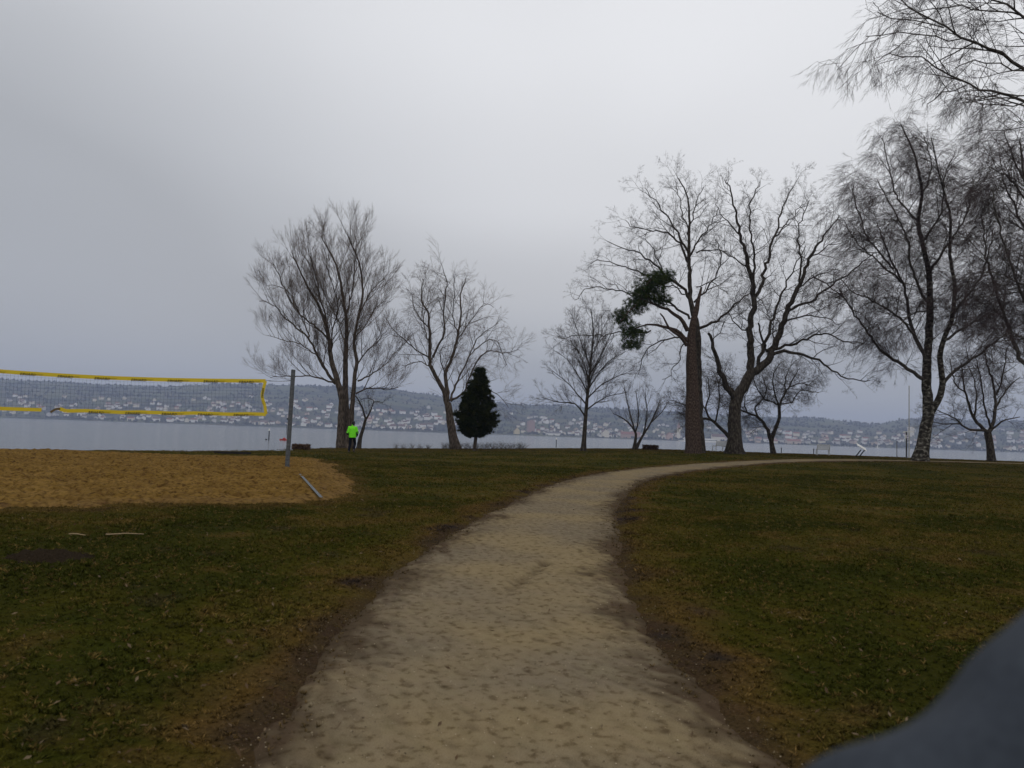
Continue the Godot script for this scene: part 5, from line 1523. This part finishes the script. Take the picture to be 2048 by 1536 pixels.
func build_court() -> void:
	# the net runs from the right post to one outside the frame on the left
	var net := thing("volleyball_net", "yellow-edged beach volleyball net with its lower strap torn open", "net", Vector3(-7.02, 0.25, -22.0))
	var run := Vector3(-1, 0, 0.118).normalized()            # along the net, away from the right post
	var n := Vector3(0.118, 0, 0.993)
	var top := func(s: float) -> Vector3: return run * s + Vector3(0, 2.47 - 0.10 * sin(PI * clampf(s / 8.5, 0, 1)) + 0.003 * s, 0)
	var low := func(s: float) -> Vector3: return run * s + Vector3(0, 1.52 - 0.012 * s - 0.03 * sin(PI * clampf(s / 8.5, 0, 1)), 0)
	var p := []
	for k in 18:
		p.append(top.call(8.5 * k / 17.0))
	var upper := band(p, 0.105, M.yellow, net, "top_strap")
	p = []
	for k in 12:
		p.append(low.call(-0.06 + 5.35 * k / 11.0) + Vector3(0, 0.012 * sin(k * 2.1), 0))
	p.append(low.call(5.46) + Vector3(0, 0.045, 0.01))
	var lower := band(p, 0.1, M.yellow, net, "bottom_strap")
	p = [low.call(5.44) + Vector3(0, 0.045, 0.01), low.call(5.56) + Vector3(0, 0.03, 0.02), low.call(5.68) + Vector3(0, -0.06, 0.03)]
	band(p, 0.06, matte(0.12, 0.08, 0.03), net, "torn_end")
	p = []
	for k in 6:
		p.append(low.call(5.93 + 2.57 * k / 5.0))
	var lower_b := band(p, 0.1, M.yellow, net, "bottom_strap")
	p = [top.call(0.0) + Vector3(0.0, 0.0, 0), top.call(0.04) + Vector3(0, -0.18, 0), top.call(0.07) + Vector3(0, -0.4, 0.02), top.call(0.05) + Vector3(0, -0.52, 0.02), low.call(-0.02) + Vector3(0, 0.25, 0.01), low.call(-0.06)]
	var edge := band(p, 0.085, M.yellow, net, "side_strap")
	p = [top.call(8.5), top.call(8.5) + Vector3(0, -0.5, 0), low.call(8.5)]
	band(p, 0.085, M.yellow, net, "side_strap")
	# cords of the mesh, ten centimetres apart
	var b := Buf.new()
	for k in 86:
		var s := 0.07 + 8.4 * k / 85.0
		var sway := 0.05 * sin(s * 2.3) * exp(-s)
		b.tube(PackedVector3Array([top.call(s), top.call(s).lerp(low.call(s), 0.5) - run * sway, low.call(s)]), PackedFloat32Array([0.0019, 0.0019, 0.0019]), 3, false)
	for r in range(1, 10):
		var line := PackedVector3Array()
		var rad := PackedFloat32Array()
		for k in 18:
			var s := 0.07 + 8.4 * k / 17.0
			line.append(top.call(s).lerp(low.call(s), r / 10.0))
			rad.append(0.0016)
		b.tube(line, rad, 3, false)
	part("mesh_cords", b.mesh(), M.cord, net).set_meta("kind", "stuff")
	# print on the straps
	var soft := matte(0.30, 0.22, 0.02, 0.8)
	for k in 9:
		var s := 0.36 + 0.97 * k
		for row in [[top, upper, 0.0], [low, lower, 0.1]]:
			if row[0] == low and s > 4.9 and s < 6.3:
				continue
			var u: float = s + 0.37 + row[2]
			if row[0] == low and u > 5.3:
				continue
			if u > 8.4:
				continue
			var a: Vector3 = row[0].call(u)
			var c: Vector3 = row[0].call(u - 0.3)
			lettering("ERHARD", 0.10, M.black, row[1], a + n * 0.006 + Vector3(0, -0.037, 0), c - a, 1.05, true)
			lettering("SPORT", 0.062, soft, row[1], row[0].call(u - 0.41) + n * 0.006 + Vector3(0, -0.025, 0), c - a, 1.0, false)
	lettering("ERHARD", 0.075, M.black, edge, top.call(0.03) + n * 0.03 + Vector3(-0.02, -0.2, 0), Vector3(-0.06, -1, 0), 1.0, true)
	lettering("SPORT", 0.06, soft, edge, top.call(0.045) + n * 0.035 + Vector3(-0.02, -0.56, 0), Vector3(0.25, -1, 0), 0.8, false)

	var post := thing("net_post", "round galvanised steel post holding the right end of the volleyball net", "post", Vector3(-6.28, 0.2, -22.0), 0.0, "posts of the volleyball net")
	post.rotation.z = -0.012
	b = Buf.new()
	b.tube(PackedVector3Array([Vector3(0, -0.3, 0), Vector3(0, 1.0, 0), Vector3(0, 2.84, 0)]), PackedFloat32Array([0.06, 0.06, 0.06]), 16)
	part("shaft", b.mesh(), M.steel, post)
	b = Buf.new()
	b.tube(PackedVector3Array([Vector3(0, 2.84, 0), Vector3(0, 2.87, 0)]), PackedFloat32Array([0.063, 0.055]), 16)
	part("cap", b.mesh(), M.steel, post)
	b = Buf.new()
	b.tube(PackedVector3Array([Vector3(-0.06, 1.46, 0.02), Vector3(-0.09, 1.46, 0.02)]), PackedFloat32Array([0.022, 0.022]), 8)
	b.tube(PackedVector3Array([Vector3(-0.075, 1.38, 0.02), Vector3(-0.075, 1.0, 0.02)]), PackedFloat32Array([0.006, 0.006]), 5)
	part("cleat", b.mesh(), M.black, post)
	var copy: Node3D = post.duplicate()
	copy.name = numbered("net_post")
	add_child(copy)
	copy.position = Vector3(-7.02, 0.2, -22.0) + run * 9.3
	copy.set_meta("label", "second galvanised post of the volleyball net, out of frame to the left")
	var rope := thing("net_rope", "thin dark cord tying the net's top corner to the steel post", "rope", Vector3(-7.02, 0.25, -22.0))
	b = Buf.new()
	var line := PackedVector3Array()
	for k in 9:
		var u := k / 8.0
		line.append(Vector3(0, 2.49, 0).lerp(Vector3(0.77, 2.52, 0), u) + Vector3(0, -0.03 * sin(PI * u), 0))
	b.tube(line, taper(line, 0.006, 0.006), 5)
	b.tube(PackedVector3Array([Vector3(0.1, 2.47, 0.01), Vector3(0.45, 2.475, 0.015), Vector3(0.77, 2.5, 0.01)]), PackedFloat32Array([0.005, 0.005, 0.005]), 5)
	part("cord", b.mesh(), M.cord, rope)
	# edging: a blue-grey tape half buried along the side, a dark board at the back
	var tape := thing("boundary_tape", "blue grey boundary tape lying along the right edge of the sand", "tape", on_ground(-3.0, 12.52))
	b = Buf.new()
	for k in 24:
		var u := k / 24.0
		var a := Vector2(-3.0, 12.52).lerp(Vector2(-4.96, 18.48), u)
		var c := Vector2(-3.0, 12.52).lerp(Vector2(-4.96, 18.48), u + 1.0 / 24)
		var q := []
		for e in [[a, -0.028], [c, -0.028], [c, 0.028], [a, 0.028]]:
			q.append(Vector3(e[0].x + e[1], ground(e[0].x, e[0].y) + 0.085, -e[0].y) - tape.position)
		b.quad(q[0], q[1], q[2], q[3])
		b.quad(q[3] + Vector3(0, -0.02, 0), q[3], q[2], q[2] + Vector3(0, -0.02, 0))
	part("strip", b.mesh(), grained([[0.3, 0.05, 0.06, 0.065], [0.5, 0.13, 0.15, 0.165], [0.8, 0.2, 0.22, 0.23]], 0.05, 1.5, 0.0, 0.8, 51), tape)
	var board := thing("edging_board", "short dark edging board at the back of the sand court", "board", on_ground(-11.9, 33.4))
	b = Buf.new()
	b.box(Vector3(-0.75, -0.05, -0.03), Vector3(0.75, 0.10, 0.03), Transform3D(Basis(Vector3.UP, 0.35), Vector3.ZERO))
	part("plank", b.mesh(), matte(0.02, 0.018, 0.016), board)

# ---------------------------------------------------------------- smaller things by the water
func hedge_block(label: String, where: Vector3, size: Vector3, turn: float, tone: Color, n: int) -> void:
	var o := thing("hedge", label, "hedge", where, turn, "clipped hedges by the shore")
	var b := Buf.new()
	for k in int(size.x * 4):
		var x := rng.randf_range(-0.48, 0.48) * size.x
		var z := rng.randf_range(-0.4, 0.4) * size.z
		var c := sprout(Vector3(x, -0.05, z), Vector3(rng.randf_range(-0.3, 0.3), 1, rng.randf_range(-0.3, 0.3)).normalized(), size.y * 0.9, Vector3.ZERO, 0.15, 4)
		b.tube(c, taper(c, 0.012, 0.005), 4, false)
	part("stems", b.mesh(), M.twig_oak, o).set_meta("kind", "stuff")
	var where2 := []
	var tint := PackedColorArray()
	for k in n:
		var p := Vector3(rng.randf_range(-0.5, 0.5) * size.x, rng.randf_range(0.08, 1.0) * size.y, rng.randf_range(-0.5, 0.5) * size.z)
		var dir := Vector3(rng.randf_range(-1, 1), rng.randf_range(-0.2, 1), rng.randf_range(-1, 1)).normalized()
		var side := dir.cross(Vector3(0.2, 0.3, 0.9)).normalized()
		var s := rng.randf_range(0.08, 0.15)
		where2.append(Transform3D(Basis(side * s, dir * s, side.cross(dir) * s), p))
		tint.append(tone * rng.randf_range(0.5, 1.4))
	scatter("leaves", tuft_mesh(7, 80, 0.32), M.blades, where2, tint, o)

func twig_hedge(label: String, from: Vector3, to: Vector3, height: float, gap: float, twigs: Array) -> void:
	var o := thing("hedge", label, "hedge", from, 0.0, "clipped hedges by the shore")
	var sprays := []
	var b := Buf.new()
	var n := int(from.distance_to(to) / gap)
	for k in n:
		var root := from.lerp(to, (k + rng.randf() * 0.5) / n) - from
		for s in 8:
			var c := sprout(root + Vector3(rng.randf_range(-0.1, 0.1), -0.05, rng.randf_range(-0.1, 0.1)), Vector3(rng.randf_range(-0.8, 0.8), 1, rng.randf_range(-0.8, 0.8)).normalized(), height * rng.randf_range(0.6, 0.85), Vector3.ZERO, 0.15, 4)
			b.tube(c, taper(c, 0.014, 0.005), 4, false)
			for q in range(1, 5):
				add_spray(sprays, c[q], away(Vector3.UP, 0.9), {"spray": height * 0.36})
	part("stems", b.mesh(), M.twig_oak, o).set_meta("kind", "stuff")
	scatter("twigs", twigs[0], M.twig_oak, sprays, PackedColorArray(), o)

func build_park() -> void:
	var beech := Color(0.095, 0.058, 0.038)
	hedge_block("clipped brown hedge block left of the big willow", on_ground(-12.9, 48.0, -0.02), Vector3(1.0, 0.31, 0.8), 0.1, beech, 700)
	hedge_block("clipped brown hedge block between the V-shaped tree and the pine", on_ground(10.3, 57.0), Vector3(1.05, 0.32, 0.9), 0.0, beech, 650)
	var knob := [twig_mesh("fan", 0.012)]
	twig_hedge("low bare clipped hedge behind the leaning willow and conifer", on_ground(-5.0, 57.5), on_ground(1.3, 57.5), 0.62, 0.32, knob)
	twig_hedge("faint thin bare hedge between the two willows", on_ground(-8.6, 57.5), on_ground(-5.6, 57.8), 0.5, 0.6, knob)

	# benches: backs of bent steel tube with slats, facing the water
	var bench := thing("bench", "pale park bench facing the water, right of the thorn tree", "bench", on_ground(22.7, 56.2), -0.22, "benches by the shore")
	for s in [-1.0, 1.0]:
		var b := Buf.new()
		var c := curve([Vector3(0.42 * s, -0.05, 0.14), Vector3(0.42 * s, 0.3, 0.1), Vector3(0.42 * s, 0.62, 0.16), Vector3(0.42 * s, 0.80, 0.2)], 0.0, 0.08)
		b.tube(c, taper(c, 0.024, 0.024), 6)
		c = curve([Vector3(0.42 * s, -0.05, -0.36), Vector3(0.42 * s, 0.3, -0.34), Vector3(0.42 * s, 0.42, -0.3), Vector3(0.42 * s, 0.4, 0.1)], 0.0, 0.08)
		b.tube(c, taper(c, 0.024, 0.024), 6)
		part("leg", b.mesh(), M.pale, bench)
	for k in 5:
		var b := Buf.new()
		var y := 0.46 + 0.075 * k
		b.box(Vector3(-0.44, y - 0.026, 0.1 + 0.025 * k), Vector3(0.44, y + 0.026, 0.125 + 0.025 * k))
		part("backrest_slat", b.mesh(), M.white, bench)
	for k in 5:
		var b := Buf.new()
		b.box(Vector3(-0.44, 0.42, -0.34 + 0.085 * k), Vector3(0.44, 0.445, -0.27 + 0.085 * k))
		part("seat_slat", b.mesh(), M.pale, bench)
	var second: Node3D = bench.duplicate()
	second.name = numbered("bench")
	add_child(second)
	second.position = on_ground(15.35, 56.6)
	second.rotation.y = 0.3
	second.set_meta("label", "pale park bench half hidden behind the broad oak's trunk")

	var board := thing("information_board", "slanting pale information panel on two leaning dark legs", "sign", on_ground(24.6, 54.6), 0.0)
	for s in [0.0, 0.26]:
		var b := Buf.new()
		b.box(Vector3(-0.03, 0, -0.03), Vector3(0.03, 0.72, 0.03), Transform3D(Basis(Vector3.BACK, -0.66), Vector3(-0.32 + s, -0.06, 0.0)))
		part("leg", b.mesh(), M.black, board)
	var pb := Buf.new()
	pb.box(Vector3(-0.36, -0.02, -0.26), Vector3(0.36, 0.02, 0.26), Transform3D(Basis(Vector3.BACK, -0.5) * Basis(Vector3.RIGHT, 0.45), Vector3(0.16, 0.70, 0.0)))
	part("panel", pb.mesh(), M.white, board)

	var pole := thing("flagpole", "tall thin white pole beside the birch trunk", "pole", on_ground(29.6, 57.5))
	var b := Buf.new()
	b.tube(PackedVector3Array([Vector3(0, -0.2, 0), Vector3(0, 5.3, 0)]), PackedFloat32Array([0.04, 0.03]), 8)
	part("shaft", b.mesh(), M.pale, pole)
	b = Buf.new()
	b.tube(PackedVector3Array([Vector3(0, 5.3, 0), Vector3(0, 5.37, 0)]), PackedFloat32Array([0.045, 0.03]), 8)
	part("finial", b.mesh(), M.pale, pole)
	var lamp := thing("beach_shower", "short grey post with a flat double arm beside the white pole", "post", on_ground(28.9, 56.5))
	b = Buf.new()
	b.tube(PackedVector3Array([Vector3(0, -0.2, 0), Vector3(0, 1.93, 0)]), PackedFloat32Array([0.055, 0.05]), 8)
	part("shaft", b.mesh(), M.steel, lamp)
	b = Buf.new()
	b.box(Vector3(-0.2, 1.9, -0.05), Vector3(0.42, 1.96, 0.05))
	b.box(Vector3(-0.24, 1.85, -0.06), Vector3(-0.12, 1.9, 0.06))
	part("arm", b.mesh(), M.white, lamp)
	b = Buf.new()
	b.box(Vector3(-0.14, 1.45, 0.05), Vector3(-0.04, 1.68, 0.12))
	part("box", b.mesh(), M.white, lamp)
	var thin := thing("thin_post", "slim dark grey post left of the flat-armed post", "post", on_ground(28.2, 56.5))
	b = Buf.new()
	b.tube(PackedVector3Array([Vector3(0, -0.2, 0), Vector3(0, 1.2, 0)]), PackedFloat32Array([0.025, 0.025]), 8)
	part("shaft", b.mesh(), M.steel, thin)
	b = Buf.new()
	b.tube(PackedVector3Array([Vector3(0, 1.2, 0), Vector3(0, 1.24, 0)]), PackedFloat32Array([0.035, 0.02]), 8)
	part("cap", b.mesh(), M.steel, thin)

	# marker posts standing in the lake
	var marks := [[-57.5, 185.0, 2.7, "dark marker post with small float in the water left of the net post"], [14.0, 235.0, 2.7, "pale-topped marker post in the water left of the linden"], [84.0, 240.0, 2.0, "short dark marker post in the water just right of the thorn tree"], [94.0, 240.0, 2.0, "short dark marker post in the water left of the pale bench"]]
	for k in marks.size():
		var m := thing("marker_post", marks[k][3], "post", Vector3(marks[k][0], WATER_Y, -marks[k][1]), 0.0, "marker posts in the lake")
		b = Buf.new()
		var h: float = marks[k][2]
		b.tube(PackedVector3Array([Vector3(0, -1.5, 0), Vector3(0, h * 0.8, 0)]), PackedFloat32Array([0.13, 0.12]), 8)
		part("pile", b.mesh(), M.cord, m)
		b = Buf.new()
		b.tube(PackedVector3Array([Vector3(0, h * 0.8, 0), Vector3(0, h, 0)]), PackedFloat32Array([0.2, 0.16]), 8)
		part("top_mark", b.mesh(), M.white if k < 2 else M.steel, m)
		if k == 0:
			b = Buf.new()
			b.tube(PackedVector3Array([Vector3(-0.5, -0.15, 0.4), Vector3(-0.5, 0.25, 0.4)]), PackedFloat32Array([0.28, 0.2]), 10)
			part("float", b.mesh(), M.cord, m)
	var boat := thing("red_boat", "small red boat on the water just left of the steel net post", "boat", Vector3(-54.0, WATER_Y, -185.0), 0.1)
	b = Buf.new()
	var sec := []
	for q in [[-0.9, 0.05, 0.35], [-0.6, 0.38, 0.3], [0.0, 0.45, 0.28], [0.6, 0.38, 0.32], [1.0, 0.04, 0.42]]:
		sec.append([Vector3(q[0], q[2], -q[1]), Vector3(q[0], -0.1, -q[1] * 0.6), Vector3(q[0], -0.1, q[1] * 0.6), Vector3(q[0], q[2], q[1])])
	for q in 4:
		for e in 3:
			b.quad(sec[q + 1][e], sec[q + 1][e + 1], sec[q][e + 1], sec[q][e])
	part("hull", b.mesh(), matte(0.5, 0.05, 0.035, 0.5), boat)
	b = Buf.new()
	b.box(Vector3(-0.1, 0.25, -0.25), Vector3(0.4, 0.62, 0.25))
	part("cover", b.mesh(), matte(0.42, 0.04, 0.03, 0.6), boat)

# ---------------------------------------------------------------- people
func build_people() -> void:
	var skin := matte(0.42, 0.27, 0.2, 0.6)
	var dark := matte(0.010, 0.011, 0.017, 0.95)
	dark.metallic_specular = 0.1
	var green := matte(0.16, 0.72, 0.02, 0.7)
	var jog := {"pelvis": Vector3(0, 0.96, 0), "chest": Vector3(0, 1.28, -0.02), "neck": Vector3(0.01, 1.49, -0.03), "head": Vector3(0.03, 1.635, -0.05),
		"shoulder_l": Vector3(-0.18, 1.40, 0), "elbow_l": Vector3(-0.27, 1.13, 0.05), "wrist_l": Vector3(-0.22, 1.0, -0.15),
		"shoulder_r": Vector3(0.18, 1.40, 0), "elbow_r": Vector3(0.28, 1.13, 0.04), "wrist_r": Vector3(0.24, 0.96, -0.12),
		"hip_l": Vector3(-0.09, 0.92, 0), "knee_l": Vector3(-0.11, 0.5, -0.08), "ankle_l": Vector3(-0.16, 0.085, -0.02),
		"hip_r": Vector3(0.09, 0.92, 0), "knee_r": Vector3(0.16, 0.50, -0.12), "ankle_r": Vector3(0.12, 0.15, 0.18), "toe_r": Vector3(0.15, 0.04, 0.04)}
	person("person in bright green jacket and dark trousers jogging towards the lake", on_ground(-8.89, 43.7, 0.02), 0.15, 1.0, jog,
		{"skin": skin, "trousers": dark, "jacket": green, "hair": M.black, "shoe": matte(0.07, 0.055, 0.045), "trim": dark})
	# a walker close on the right: only the left shoulder and a lock of hair reach into the frame
	var blue := grained([[0.3, 0.030, 0.036, 0.046], [0.7, 0.045, 0.053, 0.066]], 0.04, 6.0, 0.03, 0.75, 61)
	var walk := {"pelvis": Vector3(0, 0.96, 0), "chest": Vector3(0, 1.35, 0), "neck": Vector3(0, 1.56, -0.02), "head": Vector3(0, 1.70, -0.05),
		"shoulder_l": Vector3(-0.225, 1.33, 0), "elbow_l": Vector3(-0.24, 1.05, 0.03), "wrist_l": Vector3(-0.25, 0.9, -0.12),
		"shoulder_r": Vector3(0.225, 1.33, 0), "elbow_r": Vector3(0.27, 1.05, 0.05), "wrist_r": Vector3(0.25, 0.88, -0.06),
		"hip_l": Vector3(-0.09, 0.92, 0), "knee_l": Vector3(-0.1, 0.5, -0.1), "ankle_l": Vector3(-0.11, 0.085, -0.06),
		"hip_r": Vector3(0.09, 0.92, 0), "knee_r": Vector3(0.1, 0.5, -0.02), "ankle_r": Vector3(0.1, 0.085, 0.1)}
	person("person in dark blue grey jacket close to the camera, only a blurred shoulder showing", on_ground(0.445, 0.44, 0.0), 0.0, 0.910, walk,
		{"skin": skin, "trousers": dark, "jacket": blue, "hair": M.black, "shoe": M.black, "cell": 0.012, "folds": 0.013})

# ---------------------------------------------------------------- grass, stones, leaves
func build_litter() -> void:
	var tufts := [tuft_mesh(9, 55, 0.11, 0.25, 0.4), tuft_mesh(8, 62, 0.10, 0.35, 0.4), tuft_mesh(10, 48, 0.11, 0.2, 0.4)]
	var where := [[], [], []]
	var tint := [PackedColorArray(), PackedColorArray(), PackedColorArray()]
	# [x0, x1, d0, d1, how many, size]
	for z in [[-3.5, 3.5, -2.0, 2.2, 24000, 0.042], [-8.5, 9.5, 2.2, 13.5, 120000, 0.042], [-11.0, 22.0, 13.5, 30.0, 60000, 0.055], [-16.0, 46.0, 30.0, 61.0, 42000, 0.065]]:
		for k in z[4]:
			var x := rng.randf_range(z[0], z[1])
			var d: float = lerpf(z[2], z[3], rng.randf())
			if absf(x) > maxf(d, 0.0) * 0.75 + 2.2:
				continue
			var p := path_dist(x, d)
			if p < -0.3 or (p < 0.12 and rng.randf() > 0.6 + 2.0 * p) or d > bank_at(x) + 1.0:
				continue
			var c := court_dist(x, d)
			if c < 0.0 and rng.randf() > 0.12 + 0.3 * ss(-0.8, 0.0, c):
				continue
			if c < -0.8:
				continue
			var s: float = z[5] * (0.65 if p < 0.08 else 1.0) * rng.randf_range(0.55, 1.3) * (1.0 + 0.5 * noise.get_noise_2d(x * 60, d * 60))
			var g: int = k % 3
			var lean := Basis(Vector3.UP, rng.randf() * TAU) * Basis(Vector3.RIGHT, rng.randf_range(-0.3, 0.3))
			where[g].append(Transform3D(lean.scaled(Vector3(s * 1.2, s, s * 1.2)), on_ground(x, d, relief(x, d) - 0.004 if p > 0.0 else 0.004)))
			var tone := grass_tone(x, d)
			if rng.randf() < 0.14:
				tone = tone.lerp(Color(0.16, 0.10, 0.035), 0.6)
			if p < 0.08:
				tone = tone.lerp(Color(0.10, 0.07, 0.03), 0.6)
			tint[g].append(tone * rng.randf_range(0.65, 1.5))
	for g in 3:
		var o := scatter("grass" if g == 0 else "grass_%03d" % g, tufts[g], M.blades, where[g], tint[g], self)
		tag(o, ["short dark lawn grass either side of the path", "yellowing grass blades among the lawn", "worn grass tufts fringing path and sand"][g], "grass")

	# pebbles and crumbs of soil on the path
	var stone := crown_lump(0.6, 5)
	var w := []
	var t := PackedColorArray()
	for k in 30000:
		var d := 3.0 + 17.0 * pow(rng.randf(), 1.6)
		var x := rng.randf_range(-1.9, 4.0)
		var e := path_dist(x, d)
		if e > 0.15 or (e > -0.2 and rng.randf() < 0.3):
			continue
		var s := 0.0018 + 0.006 * pow(rng.randf(), 4.0)
		w.append(Transform3D(Basis(Vector3.UP, rng.randf() * TAU).scaled(Vector3(s, s * 0.7, s * rng.randf_range(0.7, 1.4))), on_ground(x, d, 0.012 if e < -0.15 else 0.0)))
		t.append(Color(0.34, 0.28, 0.19) * rng.randf_range(0.7, 1.25) if rng.randf() < 0.55 else Color(0.10, 0.075, 0.05) * rng.randf_range(0.6, 1.3))
	tag(scatter("gravel", stone, M.blades, w, t, self), "small pebbles and soil crumbs strewn on the path", "gravel")

	# fallen leaves
	var b := Buf.new()
	for s in [-1.0, 1.0]:
		b.tri(Vector3(0, 0, -0.5), Vector3(0.2 * s, 0.12, 0.06), Vector3(0, 0.03, 0.1)) if s > 0 else b.tri(Vector3(0, 0, -0.5), Vector3(0, 0.03, 0.1), Vector3(0.2 * s, 0.12, 0.06))
		b.tri(Vector3(0, 0.03, 0.1), Vector3(0.2 * s, 0.12, 0.06), Vector3(0, 0.16, 0.55)) if s > 0 else b.tri(Vector3(0, 0.03, 0.1), Vector3(0, 0.16, 0.55), Vector3(0.2 * s, 0.12, 0.06))
	w = []
	t = PackedColorArray()
	for k in 5200:
		var d := 3.0 + 44.0 * pow(rng.randf(), 1.5)
		var x := rng.randf_range(-0.75, 0.75) * (d + 1.0)
		if path_dist(x, d) < -0.05 and rng.randf() < 0.93:
			continue
		if court_dist(x, d) < 0.0 or d > bank_at(x) - 1.0:
			continue
		if x > 0 and rng.randf() < 0.45:
			continue
		var s := rng.randf_range(0.02, 0.05) * (1.5 if rng.randf() < 0.06 else 1.0)
		w.append(Transform3D((Basis(Vector3.UP, rng.randf() * TAU) * Basis(Vector3.RIGHT, rng.randf_range(-0.6, 0.6)) * Basis(Vector3.BACK, rng.randf_range(-0.6, 0.6))).scaled(Vector3.ONE * s), on_ground(x, d, 0.035)))
		t.append(Color(0.17, 0.13, 0.085).lerp(Color(0.06, 0.035, 0.018), sqrt(rng.randf())) * rng.randf_range(0.7, 1.3))
	tag(scatter("fallen_leaves", b.mesh(), M.blades, w, t, self), "withered fallen leaves scattered over the lawn", "leaves")

	# molehill and two pale sticks on the left lawn
	var mole := thing("molehill", "low patch of dark turned earth on the left lawn", "molehill", on_ground(-4.39, 7.55))
	var xs := steps([[-0.5, 0.04], [0.5, 0.04]])
	var pts := PackedVector3Array()
	for d in xs:
		for x in xs:
			var r := Vector2(x / 0.42, d / 0.3).length() + 0.35 * fine.get_noise_2d(x * 200, d * 200)
			pts.append(Vector3(x, 0.06 * ss(1.0, 0.1, r) - 0.03 * ss(0.8, 1.2, r) + 0.02 * fine.get_noise_2d(x * 700, d * 700), -d))
	var soil := grained([[0.3, 0.012, 0.009, 0.006], [0.7, 0.032, 0.023, 0.015]], 0.06, 1.5, 1.0, 1.0, 71)
	soil.metallic_specular = 0.05
	part("earth", grid_mesh(xs, xs, pts, PackedColorArray()).mesh(), soil, mole)
	for q in [[Vector2(-4.72, 8.44), Vector2(-4.52, 8.40), "short pale stick lying in the left lawn near the molehill"], [Vector2(-4.35, 8.49), Vector2(-3.98, 8.58), "longer thin pale straw stick lying in the left lawn"]]:
		var s := thing("stick", q[2], "stick", on_ground(q[0].x, q[0].y, 0.05), 0.0, "pale sticks on the lawn")
		var c := Buf.new()
		var line := curve([Vector3.ZERO, on_ground((q[0].x + q[1].x) / 2, (q[0].y + q[1].y) / 2, 0.055) - s.position, on_ground(q[1].x, q[1].y, 0.05) - s.position], 0.004, 0.05)
		c.tube(line, taper(line, 0.007, 0.004), 6)
		part("stem", c.mesh(), matte(0.30, 0.22, 0.13), s)
